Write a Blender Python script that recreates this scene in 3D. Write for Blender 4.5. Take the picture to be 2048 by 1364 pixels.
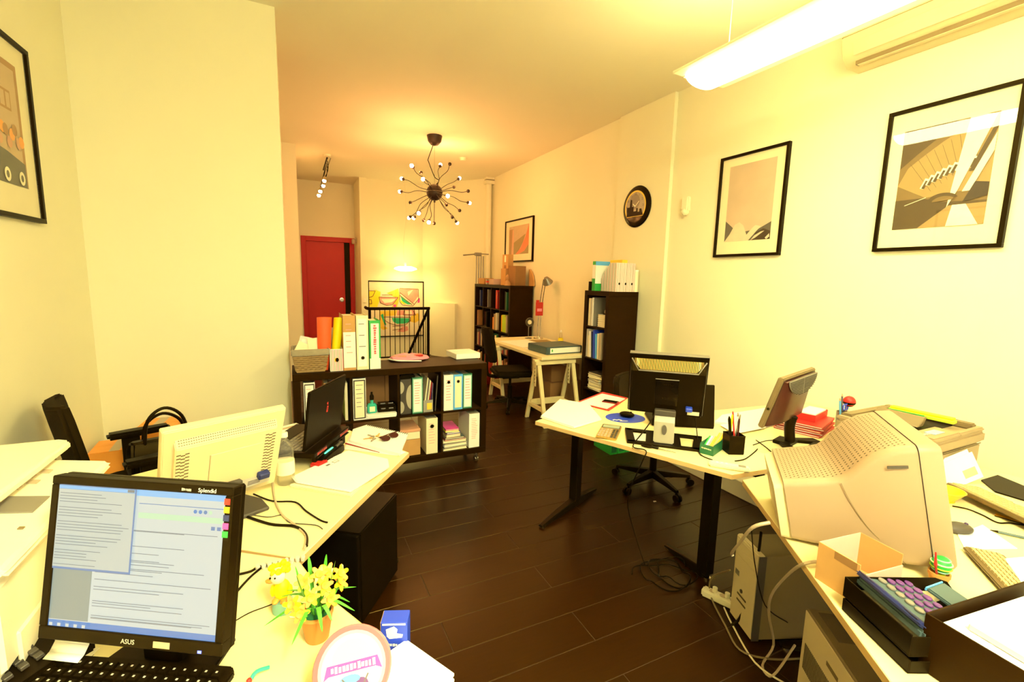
import bpy, bmesh, math, random
from mathutils import Vector, Matrix
random.seed(7)
for o in list(bpy.data.objects): bpy.data.objects.remove(o)
scene = bpy.context.scene
COL = scene.collection
R = math.radians
# ------------------------------------------------------------------ camera
FPX = 909.75; HC = 1.6
yaw, pit, rol = R(25.86), R(7.844), R(1.41)
fw = Vector((math.sin(yaw)*math.cos(pit), math.cos(yaw)*math.cos(pit), -math.sin(pit)))
rt = fw.cross(Vector((0, 0, 1))).normalized(); up = rt.cross(fw)
rt2 = math.cos(rol)*rt + math.sin(rol)*up; up2 = -math.sin(rol)*rt + math.cos(rol)*up
cam = bpy.data.cameras.new('camera'); camo = bpy.data.objects.new('camera', cam); COL.objects.link(camo)
cam.sensor_width = 36; cam.sensor_fit = 'HORIZONTAL'; cam.lens = FPX/2048*36; cam.clip_start = .02
camo.matrix_world = Matrix((( rt2.x, up2.x, -fw.x, 0), (rt2.y, up2.y, -fw.y, 0), (rt2.z, up2.z, -fw.z, HC), (0, 0, 0, 1)))
scene.camera = camo
# a photo pixel (2048x1364 frame) -> point on a plane of the room
def ray(x, y): return rt2*((x-1024)/FPX) - up2*((y-682)/FPX) + fw
def PZ(x, y, z): d = ray(x, y); return Vector((0, 0, HC)) + d*((z-HC)/d.z)
def PY(x, y, Y): d = ray(x, y); return Vector((0, 0, HC)) + d*(Y/d.y)
def PX(x, y, X): d = ray(x, y); return Vector((0, 0, HC)) + d*(X/d.x)
# ------------------------------------------------------------------ light, exposure
w = bpy.data.worlds.new('world'); scene.world = w; w.use_nodes = True
w.node_tree.nodes['Background'].inputs[0].default_value = (.75, .85, 1, 1)
w.node_tree.nodes['Background'].inputs[1].default_value = .6
vs = scene.view_settings
vs.view_transform = 'Standard'; vs.look = 'None'; vs.exposure = .18; vs.gamma = 1; vs.use_curve_mapping = False
TUBE = 38.0; TUBE2 = 165.0     # ceiling tubes
BULB = 430.0     # sputnik bulbs
DAY = 30.0     # daylight through the shop window behind the camera
WARM = (1, .78, .30); TUNG = (1, .46, .16)
al = bpy.data.lights.new('window_daylight', 'AREA'); al.shape = 'RECTANGLE'; al.size = 2.6; al.size_y = 1.9
al.energy = DAY; al.color = (1, .90, .72)
alo = bpy.data.objects.new('window_daylight', al); COL.objects.link(alo)
alo.location = (1.2, -2.06, 1.75); alo.rotation_euler = (R(90), 0, 0)
# ------------------------------------------------------------------ materials
MATS = {}
def mat(name, col, rough=.6, metal=0, emit=None, es=1, noise=0, nscale=8, stretch=None, coat=0, trans=0, alpha=1, spec=.5, bump=0):
    if name in MATS: return MATS[name]
    m = bpy.data.materials.new(name); MATS[name] = m; m.use_nodes = True
    nt = m.node_tree; b = nt.nodes['Principled BSDF']
    c = tuple(col)+(1,)
    b.inputs['Base Color'].default_value = c; b.inputs['Roughness'].default_value = rough
    b.inputs['Metallic'].default_value = metal; b.inputs['Specular IOR Level'].default_value = spec
    if max(col) < .03: b.inputs['Specular Tint'].default_value = (1, .68, .22, 1)
    if coat: b.inputs['Coat Weight'].default_value = coat; b.inputs['Coat Roughness'].default_value = .05
    if trans: b.inputs['Transmission Weight'].default_value = trans; b.inputs['IOR'].default_value = 1.3
    if alpha < 1: b.inputs['Alpha'].default_value = alpha
    if emit: b.inputs['Emission Color'].default_value = tuple(emit)+(1,); b.inputs['Emission Strength'].default_value = es
    if noise or bump:
        tc = nt.nodes.new('ShaderNodeTexCoord'); n = nt.nodes.new('ShaderNodeTexNoise')
        n.inputs['Scale'].default_value = nscale; n.inputs['Detail'].default_value = 4
        src = tc.outputs['Object']
        if stretch:
            mp = nt.nodes.new('ShaderNodeMapping'); mp.inputs['Scale'].default_value = stretch
            nt.links.new(src, mp.inputs[0]); src = mp.outputs[0]
        nt.links.new(src, n.inputs['Vector'])
        if noise:
            mx = nt.nodes.new('ShaderNodeMix'); mx.data_type = 'RGBA'
            mx.inputs[6].default_value = tuple(max(0, v*(1-noise)) for v in col)+(1,)
            mx.inputs[7].default_value = tuple(min(1, v*(1+noise)) for v in col)+(1,)
            nt.links.new(n.outputs['Fac'], mx.inputs[0]); nt.links.new(mx.outputs[2], b.inputs['Base Color'])
        if bump:
            bp = nt.nodes.new('ShaderNodeBump'); bp.inputs['Strength'].default_value = bump; bp.inputs['Distance'].default_value = .004
            nt.links.new(n.outputs['Fac'], bp.inputs['Height']); nt.links.new(bp.outputs[0], b.inputs['Normal'])
    return m
def M_(n): return MATS[n]
mat('wall', (.86, .82, .60), .75, noise=.02, nscale=3, bump=.05)
mat('ceiling', (.86, .80, .62), .8, noise=.015, nscale=2)
mat('plank', (.019, .0058, .0004), .33, spec=.3, noise=.45, nscale=5, stretch=(2, 14, 1), bump=.04)
mat('subfloor', (.06, .028, .006), .7, noise=.2)
mat('espresso', (.013, .0044, .0003), .55, spec=.16, noise=.3, nscale=6, stretch=(1, 1, 6))
mat('desk', (.86, .76, .40), .38, noise=.03, nscale=4)
mat('desk_edge', (.62, .42, .18), .5, noise=.1, nscale=12)
mat('pine', (.84, .72, .40), .5, noise=.08, nscale=6, stretch=(1, 1, .2))
mat('white_table', (.85, .76, .46), .45, noise=.03)
mat('black', (.0055, .0032, .0009), spec=.14, rough= .45, noise=.15, nscale=20)
mat('black_gloss', (.006, .004, .002), spec=.22, rough= .18, noise=.1, nscale=10)
mat('black_fabric', (.008, .005, .0015), spec=.22, rough= .9, noise=.4, nscale=60, bump=.2)
mat('black_metal', (.009, .0055, .002), spec=.22, rough= .4, metal=.3, noise=.2, nscale=15)
mat('dark_grey', (.055, .045, .035), .5, noise=.15, nscale=12)
mat('mid_grey', (.20, .18, .15), .5, noise=.1)
mat('light_grey', (.55, .52, .46), .45, noise=.05)
mat('paper', (.92, .91, .86), .7, noise=.02, nscale=9)
mat('paper_cream', (.88, .80, .55), .7, noise=.04, nscale=9)
mat('ink', (.12, .10, .12), .8, noise=.1)
mat('ink_red', (.75, .12, .14), .7, noise=.1)
mat('ink_pink', (.80, .35, .35), .7, noise=.1)
mat('ink_blue', (.08, .12, .55), .7, noise=.1)
mat('kb_body', (.13, .08, .025), .5, noise=.04)
mat('kb_key', (.48, .37, .18), .5, noise=.04)
mat('printer_shell', (.34, .25, .14), .5, noise=.03)
mat('tube_shell', (.34, .235, .145), .45, noise=.03, nscale=5)
mat('beige', (.50, .39, .26), .45, noise=.03, nscale=5)
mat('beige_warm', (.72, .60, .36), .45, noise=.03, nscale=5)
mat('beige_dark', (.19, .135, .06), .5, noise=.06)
mat('hole', (.10, .07, .03), .8, noise=.1)
mat('ac_plastic', (.66, .55, .33), .4, noise=.02)
mat('white_plastic', (.88, .82, .60), .35, noise=.02)
mat('card', (.55, .30, .10), .8, noise=.1, nscale=15)
mat('card_in', (.62, .42, .34), .8, noise=.08, nscale=15)
mat('card_dark', (.30, .15, .05), .8, noise=.12, nscale=12)
mat('red_door', (.50, .020, .012), .4, spec=.2, noise=.06)
mat('red', (.55, .022, .018), .45, noise=.1)
mat('red_orange', (.95, .12, .025), .5, noise=.06)
mat('red_dark', (.30, .012, .010), .5, noise=.2)
mat('yellow', (1, .92, .0), .5, noise=.04)
mat('amber', (.95, .50, .02), .3, noise=.05)
mat('petal_orange', (.85, .30, .05), .5, noise=.1)
mat('orange', (.90, .35, .05), .5, noise=.08)
mat('green', (.02, .38, .06), .45, noise=.08)
mat('green_dark', (.01, .12, .05), .5, noise=.2)
mat('green_leaf', (.08, .40, .03), .5, noise=.3, nscale=30)
mat('lime', (.45, .65, .03), .5, noise=.1)
mat('teal', (.03, .45, .34), .4, noise=.15)
mat('teal_pale', (.25, .55, .45), .5, noise=.15, nscale=20)
mat('blue', (.02, .06, .62), .4, noise=.08)
mat('blue_sky', (.10, .42, .90), .45, noise=.08)
mat('blue_dark', (.012, .02, .12), .5, noise=.2)
mat('slate', (.06, .10, .11), .5, noise=.15)
mat('purple', (.12, .035, .20), .45, noise=.1)
mat('violet_dark', (.05, .02, .12), .4, noise=.1)
mat('pink', (.90, .30, .42), .5, noise=.12)
mat('magenta', (.75, .05, .40), .5, noise=.12)
mat('terracotta', (.55, .24, .06), .8, noise=.12, nscale=25)
mat('wicker', (.34, .22, .09), .8, noise=.3, nscale=40, bump=.3)
mat('fabric_grey', (.34, .29, .20), .9, noise=.15, nscale=30)
mat('chrome', (.62, .58, .50), .22, metal=1, noise=.05)
mat('gold', (.62, .42, .12), .35, metal=.7, noise=.1)
mat('steel_grey', (.30, .28, .24), .35, metal=.7, noise=.06)
mat('bronze', (.05, .028, .018), .4, metal=.4, noise=.1)
mat('maroon', (.05, .009, .007), .3, spec=.3, noise=.15)
mat('led_blue', (.1, .1, .8), .5, emit=(.1, .15, 1), es=3)
mat('led_green', (.1, .8, .5), .5, emit=(.05, .9, .5), es=.9)
mat('tube_glow', (1, .95, .8), .5, emit=(1, .89, .40), es=TUBE)
mat('up_glow', (1, .95, .8), .5, emit=(1, .84, .40), es=TUBE*1.4)
mat('tube_glow2', (1, .95, .8), .5, emit=(1, .94, .50), es=TUBE2)
mat('bulb_glow', (1, .9, .7), .5, emit=TUNG, es=BULB)
mat('spot_glow', (1, .9, .7), .5, emit=TUNG, es=230)
mat('pend_glow', (1, .9, .6), .5, emit=(1, .80, .27), es=28)
mat('opal_glow', (1, .9, .6), .5, emit=(1, .80, .27), es=15)
mat('display', (.35, .42, .30), .3, noise=.1)
mat('lcd_panel', (.25, .40, .60), .3, noise=.1)
mat('water_plastic', (.9, .92, .9), .06, trans=.9, alpha=.45)
mat('clear_plastic', (.55, .52, .45), .2, alpha=.45, noise=.05)
mat('leaf_glass', (.9, .9, .9), .05, trans=.8, alpha=.35)
for nm, c, s in (('scr_page', (.52, .60, .57), 1), ('scr_page2', (.46, .53, .48), 1), ('scr_line', (.16, .20, .22), 1), ('scr_blue', (.06, .22, .55), 1), ('scr_edge', (.10, .22, .45), 1),
                 ('scr_green', (.46, .70, .46), 1), ('scr_side', (.24, .31, .28), 1), ('scr_sky', (.20, .48, .80), 1)):
    mat(nm, (.02, .02, .02), .3, emit=c, es=s)
# glass pane over pictures: clear with a fresnel sheen
gm = bpy.data.materials.new('pane_glass'); MATS['pane_glass'] = gm; gm.use_nodes = True
nt = gm.node_tree; nt.nodes.clear()
o_ = nt.nodes.new('ShaderNodeOutputMaterial'); mx = nt.nodes.new('ShaderNodeMixShader'); tr = nt.nodes.new('ShaderNodeBsdfTransparent')
gl = nt.nodes.new('ShaderNodeBsdfGlossy'); gl.inputs['Roughness'].default_value = .02; lw = nt.nodes.new('ShaderNodeLayerWeight'); pw = nt.nodes.new('ShaderNodeMath'); pw.operation = 'POWER'; pw.inputs[1].default_value = 5; fr = nt.nodes.new('ShaderNodeMath'); fr.operation = 'MULTIPLY_ADD'; fr.inputs[1].default_value = .9; fr.inputs[2].default_value = .05; nt.links.new(lw.outputs['Facing'], pw.inputs[0]); nt.links.new(pw.outputs[0], fr.inputs[0])
nt.links.new(fr.outputs[0], mx.inputs[0]); nt.links.new(tr.outputs[0], mx.inputs[1]); nt.links.new(gl.outputs[0], mx.inputs[2]); nt.links.new(mx.outputs[0], o_.inputs[0])
# ------------------------------------------------------------------ mesh builder
def RX(a): return Matrix.Rotation(a, 4, 'X')
def RY(a): return Matrix.Rotation(a, 4, 'Y')
def RZ(a): return Matrix.Rotation(a, 4, 'Z')
def TR(x, y=0, z=0): return Matrix.Translation((x, y, z)) if not hasattr(x, '__len__') else Matrix.Translation(x)
I4 = Matrix.Identity(4)
def catmull(pts, n=6):
    P = [Vector(p) for p in pts]; out = []
    for i in range(len(P)-1):
        a = P[max(i-1, 0)]; b = P[i]; c = P[i+1]; d = P[min(i+2, len(P)-1)]
        for k in range(n):
            t = k/n
            out.append(.5*((2*b)+(c-a)*t+(2*a-5*b+4*c-d)*t*t+(3*b-a-3*c+d)*t**3))
    out.append(P[-1]); return out
class MB:
    def __init__(s): s.v = []; s.f = []; s.mi = []; s.mats = []; s.M = I4; s.cur = 0
    def mat(s, name):
        if name not in s.mats: s.mats.append(name)
        s.cur = s.mats.index(name); return s
    def add(s, vs, fs):
        o = len(s.v); s.v += [tuple(s.M @ Vector(v)) for v in vs]
        for f in fs: s.f.append(tuple(i+o for i in f)); s.mi.append(s.cur)
        return s
    def box(s, x0, x1, y0, y1, z0, z1):
        return s.add([(x0, y0, z0), (x1, y0, z0), (x1, y1, z0), (x0, y1, z0), (x0, y0, z1), (x1, y0, z1), (x1, y1, z1), (x0, y1, z1)],
                     [(0, 3, 2, 1), (4, 5, 6, 7), (0, 1, 5, 4), (1, 2, 6, 5), (2, 3, 7, 6), (3, 0, 4, 7)])
    def cbox(s, c, d): return s.box(c[0]-d[0]/2, c[0]+d[0]/2, c[1]-d[1]/2, c[1]+d[1]/2, c[2]-d[2]/2, c[2]+d[2]/2)
    def prism(s, poly, z0, z1):
        n = len(poly)
        ar = sum(poly[i][0]*poly[(i+1) % n][1]-poly[(i+1) % n][0]*poly[i][1] for i in range(n))
        if ar < 0: poly = poly[::-1]
        return s.add([(p[0], p[1], z0) for p in poly]+[(p[0], p[1], z1) for p in poly],
                     [tuple(range(n-1, -1, -1)), tuple(range(n, 2*n))]+[(i, (i+1) % n, n+(i+1) % n, n+i) for i in range(n)])
    def loft(s, secs, cap=True):
        n = len(secs[0]); fs = []
        for k in range(len(secs)-1):
            for i in range(n): fs.append((k*n+i, k*n+(i+1) % n, (k+1)*n+(i+1) % n, (k+1)*n+i))
        if cap: fs += [tuple(range(n-1, -1, -1)), tuple(range((len(secs)-1)*n, len(secs)*n))]
        return s.add([p for c in secs for p in c], fs)
    def tube(s, pts, r, n=8, r2=None, cap=True):
        P = [Vector(p) for p in pts]; secs = []; prev = None
        for i, p in enumerate(P):
            t = (P[min(i+1, len(P)-1)]-P[max(i-1, 0)])
            if t.length < 1e-9: t = Vector((0, 0, 1))
            t.normalize()
            if prev is None: a = t.orthogonal().normalized()
            else:
                a = prev-t*prev.dot(t); a = a.normalized() if a.length > 1e-6 else t.orthogonal().normalized()
            prev = a; b = t.cross(a); rr = r if r2 is None else r+(r2-r)*i/(len(P)-1)
            secs.append([p+(a*math.cos(k*2*math.pi/n)+b*math.sin(k*2*math.pi/n))*rr for k in range(n)])
        return s.loft(secs, cap)
    def cyl(s, p0, p1, r, n=16, r2=None): return s.tube([p0, p1], r, n, r2)
    def lathe(s, prof, n=20, c=(0, 0, 0)):
        secs = [[(c[0]+r*math.cos(k*2*math.pi/n), c[1]+r*math.sin(k*2*math.pi/n), c[2]+z) for k in range(n)] for r, z in prof]
        return s.loft(secs, True)
    def ball(s, c, r, n=12, m=8, sc=(1, 1, 1)):
        secs = []
        for j in range(1, m):
            a = -math.pi/2+math.pi*j/m
            secs.append([(c[0]+sc[0]*r*math.cos(a)*math.cos(k*2*math.pi/n), c[1]+sc[1]*r*math.cos(a)*math.sin(k*2*math.pi/n), c[2]+sc[2]*r*math.sin(a)) for k in range(n)])
        return s.loft(secs, True)
    def poly(s, pts): return s.add(pts, [tuple(range(len(pts)))])
    def mesh(s, name, bev=0, seg=1, smooth=False):
        me = bpy.data.meshes.new(name); me.from_pydata(s.v, [], s.f)
        for m in s.mats: me.materials.append(MATS[m])
        for i, p in enumerate(me.polygons): p.material_index = s.mi[i]; p.use_smooth = smooth
        if bev:
            bm = bmesh.new(); bm.from_mesh(me)
            es = [e for e in bm.edges if len(e.link_faces) == 2 and e.calc_face_angle(0) > .5]
            bmesh.ops.bevel(bm, geom=es, offset=bev, segments=seg, affect='EDGES', clamp_overlap=True)
            bm.to_mesh(me); bm.free()
        if smooth:
            try: me.set_sharp_from_angle(angle=R(40))
            except Exception: pass
        me.update(); return me
def obj(name, mb, m=None, parent=None, bev=0, seg=1, smooth=False, label=None):
    if m:
        mb.mats = [m] if not mb.mats else mb.mats
    o = bpy.data.objects.new(name, mb.mesh(name, bev, seg, smooth) if isinstance(mb, MB) else mb); COL.objects.link(o)
    if parent: o.parent = parent
    if label: o['label'] = label
    return o
def tag(o, label, cat, group=None):
    o['label'] = label; o['category'] = cat
    if group: o['group'] = group
    return o
def thing(name, label, cat, loc=(0, 0, 0), rz=0, group=None):
    o = bpy.data.objects.new(name, None); COL.objects.link(o); o.empty_display_size = .05
    o.location = loc; o.rotation_euler = (0, 0, rz); return tag(o, label, cat, group)
def one(name, mb, m, label, cat, loc=(0, 0, 0), rz=0, group=None, bev=0, seg=1, smooth=False):
    o = obj(name, mb, m, None, bev, seg, smooth); o.location = loc; o.rotation_euler = (0, 0, rz); return tag(o, label, cat, group)
def struct(name, mb, m, bev=0): o = obj(name, mb, m, None, bev); o['kind'] = 'structure'; return o
FRONT = RX(math.pi/2)            # a flat drawing (u right, v up) set upright facing -y
def lettering(parent, text, size, M, m, name='lettering', bold=0):
    cu = bpy.data.curves.new('lettering', 'FONT'); cu.body = text; cu.size = size; cu.align_x = 'CENTER'; cu.align_y = 'CENTER'; cu.extrude = .0002; cu.offset = bold; cu.resolution_u = 3
    t = bpy.data.objects.new('lettering_tmp', cu)
    me = bpy.data.meshes.new_from_object(t); bpy.data.objects.remove(t)
    me.transform(M); me.materials.clear(); me.materials.append(MATS[m])
    o = bpy.data.objects.new(name, me); COL.objects.link(o); o.parent = parent; return o
def drawing(polys, M, step=None):   # flat print: (material, [(u,v)..]) stacked in order
    mb = MB(); mb.M = M; step = step or min(.0004, .006/max(1, len(polys)))
    for k, (m, p) in enumerate(polys):
        mb.mat(m); n = len(p)
        ar = sum(p[i][0]*p[(i+1) % n][1]-p[(i+1) % n][0]*p[i][1] for i in range(n))
        if ar < 0: p = p[::-1]
        mb.poly([(q[0], q[1], step*(k+1)) for q in p])
    return mb
def scribble(parent, n, w, h, M, m, name='illegible_print'):   # unreadable small print: a run of uneven strokes
    rr = random.Random(n*31+int(w*1e4)); pol = []; x = -w/2
    while x < w/2:
        s = w/n*rr.uniform(.55, .85); z = h*rr.uniform(.3, .5); pol.append((m, rect(x, -z, x+s, z*rr.uniform(.6, 1)))); x += w/n
    return obj(name, drawing(pol, M), None, parent)
def rect(x0, y0, x1, y1): return [(x0, y0), (x1, y0), (x1, y1), (x0, y1)]
def line(a, b, w):
    d = Vector((b[0]-a[0], b[1]-a[1])); d.normalize(); n = Vector((-d.y, d.x))*w/2
    return [(a[0]-n.x, a[1]-n.y), (b[0]-n.x, b[1]-n.y), (b[0]+n.x, b[1]+n.y), (a[0]+n.x, a[1]+n.y)]
def ell(cx, cy, rx, ry, n=24, a0=0, a1=360): return [(cx+rx*math.cos(R(a0+(a1-a0)*k/(n-1 if a1-a0 < 360 else n))), cy+ry*math.sin(R(a0+(a1-a0)*k/(n-1 if a1-a0 < 360 else n)))) for k in range(n)]
def cable(name, pts, r, m, label, group=None, n=6, cat='cable'):
    return one(name, MB().tube(catmull(pts, 5), r, n), m, label, cat, group=group, smooth=True)
# ================================================================== THE SETTING
H = 3.4; XL = -1.16; XR = 3.40; YB = -2.0
fl = MB().box(XL-.1, XR+.1, YB-.1, 3.9, -.06, -.002); fl.box(-.7, XR+.1, 3.9, 8.47, -.06, -.002); fl.box(-.7, 1.30, 8.47, 10.2, -.06, -.002); fl.box(2.42, XR+.1, 8.47, 10.2, -.06, -.002)
floor = struct('floor', fl, 'subfloor')
pitch = .192; PLM = {}
def plank(x0, x1, y0):
    L = round(x1-x0, 4)
    if L not in PLM: PLM[L] = MB().box(0, L-.003, 0, pitch-.003, -.012, 0).mesh('plank', .0015); PLM[L].materials.append(M_('plank'))
    o = bpy.data.objects.new('plank', PLM[L]); COL.objects.link(o); o.location = (x0, y0, 0); o.parent = floor
k0 = -12
for k in range(k0, 41):
    y0 = 2.249-pitch+k*pitch
    if y0 > 9.9: break
    xa = XL if y0 < 3.75 else (-.6 if y0 < 7.38 else .124)
    xb = 3.40
    runs = [(xa, xb)]
    if y0 > 8.35: runs = [(xa, 1.30)]
    off = .572 if k % 2 == 0 else .572-.6
    for ra, rb in runs:
        xs = [ra]+[off+1.2*j for j in range(-3, 5) if ra+.03 < off+1.2*j < rb-.03]+[rb]
        for a, b in zip(xs, xs[1:]): plank(a, b, y0)
bk = MB().box(XL, XR, YB, 2.249-pitch+k0*pitch-.003, -.012, 0)
obj('plank', bk, 'plank', floor)
struct('ceiling', MB().box(XL-.1, XR+.1, YB-.1, 10.2, H, H+.1), 'ceiling')
struct('wall_left', MB().box(XL-.1, XL, YB, 3.785, 0, H), 'wall')
struct('wall_left_block', MB().box(XL-.1, -.034, 3.785, 4.37, 0, H), 'wall')
struct('wall_left_recess', MB().box(-.8, -.6, 4.37, 7.4, 0, H), 'wall')
struct('wall_left_corridor', MB().box(-.8, .124, 7.4, 10.2, 0, H), 'wall')
struct('wall_far', MB().box(.124, .195, 10.05, 10.2, 0, H).box(1.196, 1.3, 10.05, 10.2, 0, H).box(.195, 1.196, 10.05, 10.2, 2.335, H).box(.195, 1.196, 10.16, 10.2, 0, 2.34), 'wall')
struct('wall_partition', MB().box(1.208, 1.336, 9.2, 10.06, -1.5, H), 'wall')
struct('wall_stairwell', MB().prism([(1.336, 9.25), (2.42, 9.25), (3.30, 8.02), (3.5, 8.02), (3.5, 9.6), (1.336, 9.6)], -1.5, H), 'wall')
struct('wall_right', MB().box(XR, XR+.1, YB, 3.5, 0, H), 'wall')
struct('wall_pilaster', MB().box(3.36, XR+.1, 3.5, 4.31, 0, H), 'wall')
struct('wall_right_far', MB().box(3.385, XR+.1, 4.31, 8.1, 0, H), 'wall')
struct('wall_back', MB().box(XL, -.1, YB-.1, YB, 0, H).box(2.5, XR, YB-.1, YB, 0, H).box(-.1, 2.5, YB-.1, YB, 0, .8).box(-.1, 2.5, YB-.1, YB, 2.7, H), 'wall')
wf = MB()
for a in (-.1, .75, 1.6, 2.44): wf.box(a, a+.06, YB-.09, YB-.03, .8, 2.7)
wf.box(-.1, 2.5, YB-.09, YB-.03, .8, .86).box(-.1, 2.5, YB-.09, YB-.03, 2.64, 2.7)
struct('window_1', wf, 'white_plastic', .004)
struct('baseboard_left', MB().box(XL, XL+.012, YB, 3.785, 0, .07).box(XL, -.034, 3.773, 3.785, 0, .07), 'white_plastic', .002)
struct('baseboard_right', MB().box(3.388, XR, YB, 3.5, 0, .07).box(3.373, 3.385, 4.31, 8.0, 0, .07).box(3.348, 3.36, 3.5, 4.31, 0, .07), 'white_plastic', .002)
struct('trim_1', MB().box(2.985, 3.386, 1.6, 3.3, 0, .13), 'wall', .004)
struct('trim_2', MB().cyl((3.30, 7.93, 0), (3.30, 7.93, 3.3), .055, 16).box(3.22, 3.385, 7.86, 7.99, 3.28, 3.34).box(3.23, 3.385, 7.87, 7.98, 3.36, 3.4), 'wall')   # boxed riser pipe in the far corner
struct('wall_parapet', MB().prism([(2.52, 8.98), (2.86, 8.50), (2.94, 8.56), (2.60, 9.04)], 0, 1.08), 'wall')
# stair shaft
struct('wall_shaft', MB().box(1.29, 1.30, 8.47, 9.25, -1.5, -.06).box(2.42, 2.43, 8.47, 9.25, -1.5, -.06).box(1.29, 2.43, 8.46, 8.47, -1.5, -.06).box(1.29, 2.43, 8.46, 9.3, -1.52, -1.5), 'wall')
st = MB()
for i in range(6): st.box(1.36, 2.36, 8.50+i*.12, 8.62+i*.12, -.20*(i+1)-.04, -.20*(i+1))
struct('stair_steps', st, 'espresso', .004)
# sliding red door
dr = struct('door_1', MB().box(.285, 1.0, 10.07, 10.11, 0, 2.24), 'red_door', .003)
obj('door_frame', MB().box(.195, .285, 10.03, 10.12, 0, 2.335).box(1.105, 1.196, 10.03, 10.12, 0, 2.335).box(.285, 1.105, 10.03, 10.12, 2.24, 2.335), 'red_door', dr, .004)
obj('door_pocket', MB().box(1.0, 1.105, 10.10, 10.14, 0, 2.24), 'black', dr)
hd = MB(); hd.M = TR(.93, 10.07, 1.07) @ RX(R(90)); hd.lathe([(.0, 0), (.045, 0), (.045, .006), (.030, .008), (.028, .003), (0, .003)], 24)
obj('door_handle', hd, 'chrome', dr, smooth=True, label='round recessed chrome pull')
# stair railing
rl = thing('stair_railing', 'black metal railing with thin balusters round the stairwell', 'railing', (0, 0, 0))
x0, x1, yr = 1.24, 2.31, 8.43
obj('handrail', MB().tube(catmull([(x0-.02, yr+.35, 1.0), (x0-.03, yr+.1, 1.0), (x0, yr, 1.0)], 5)+[Vector((x1+.03, yr, 1.0))], .028, 10), 'black', rl, smooth=True)
for x in (x0, x1): obj('post', MB().box(x-.022, x+.022, yr-.022, yr+.022, 0, .98), 'black', rl, .003)
obj('bottom_rail', MB().box(x0, x1, yr-.012, yr+.012, .09, .115), 'black', rl, .002)
for i in range(1, 12):
    x = x0+(x1-x0)*i/12
    obj('baluster', MB().cyl((x, yr, .11), (x, yr, .985), .0065, 8), 'black', rl)
p0 = Vector((2.31, yr, .98)); p1 = PY(813, 718, 9.12)
obj('sloping_handrail', MB().tube([p0, p1], .026, 10), 'black', rl, smooth=True)
for i in range(1, 9):
    p = p0.lerp(p1, i/9)
    obj('sloping_baluster', MB().cyl((p.x, p.y, p.z-1.15), p, .0065, 8), 'black', rl)
# ================================================================== WALL THINGS
def picture(name, label, loc, rz, w, h, polys, mw, bar=.022, dep=.03, mat_m='paper_cream', group=None):
    t = thing(name, label, 'picture', loc, rz, group)
    fr = MB()
    for (a, b, c, d) in ((-w/2, w/2, -h/2, -h/2+bar), (-w/2, w/2, h/2-bar, h/2), (-w/2, -w/2+bar, -h/2+bar, h/2-bar), (w/2-bar, w/2, -h/2+bar, h/2-bar)): fr.box(a, b, -dep, 0, c, d)
    obj('frame', fr, 'black', t, .0015)
    obj('mat_board', MB().box(-w/2+bar, w/2-bar, -.014, -.002, -h/2+bar, h/2-bar), mat_m, t)
    if polys: obj('print', drawing(polys, TR(0, -.0145, 0) @ FRONT), None, t)
    obj('glass_pane', MB().poly([(-w/2+bar, -.0235, -h/2+bar), (w/2-bar, -.0235, -h/2+bar), (w/2-bar, -.0235, h/2-bar), (-w/2+bar, -.0235, h/2-bar)]), 'pane_glass', t)
    return t
for n, c in (('ph_sky', (.60, .45, .33)), ('ph_sky2', (.60, .48, .33)), ('ph_shade', (.10, .09, .075)), ('ph_dark', (.035, .02, .01)), ('ph_sail', (.74, .60, .44)), ('ph_conc', (.17, .105, .035)), ('ph_conc2', (.32, .21, .08)),
             ('ph_conc3', (.07, .042, .014)), ('ph_light', (.92, .85, .62)), ('ph_red', (.80, .16, .05)), ('ph_olive', (.30, .20, .06)), ('ph_sand', (.58, .40, .24)), ('ph_brown', (.40, .20, .07)), ('ph_clay', (.68, .34, .20))):
    mat(n, c, .6, noise=.22 if 'sky' in n else .12, nscale=4 if 'sky' in n else 14)
# sails under a pale sky
a, b = .42, .62
ox, oy = -a/2, -b/2+.02
def q(u, v): return (ox+a*u, oy+b*v)
pol = [('ph_sky', [q(0, 0), q(1, 0), q(1, 1), q(0, 1)]), 
       ('ph_shade', [q(0, 0), q(1, 0), q(1, .22), q(.75, .14), q(.45, .12), q(.2, .17), q(0, .28)]), ('ph_dark', [q(.62, 0), q(1, 0), q(1, .1), q(.85, .14), q(.7, .1)]),
       ('ph_sail', [q(0, 0), q(.12, .1), q(.22, .22), q(.32, .25), q(.42, .2), q(.5, .08), q(.52, 0)]), ('ph_sail', [q(.4, 0), q(.62, .16), q(.68, .19), q(.8, .17), q(.72, .12), q(.55, .0)]),
       ('ph_sail', [q(.6, 0), q(.7, .03), q(.88, .11), q(.8, .10), q(.68, .06)]), ('ph_sail', [q(.9, .02), q(.98, .07), q(.99, .03), q(.93, 0)])]
picture('picture_frame', 'black framed photo of pale curved sails against a light sky', (XR, 2.617, 2.245), R(-90), .61, .835, pol, .09)
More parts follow.
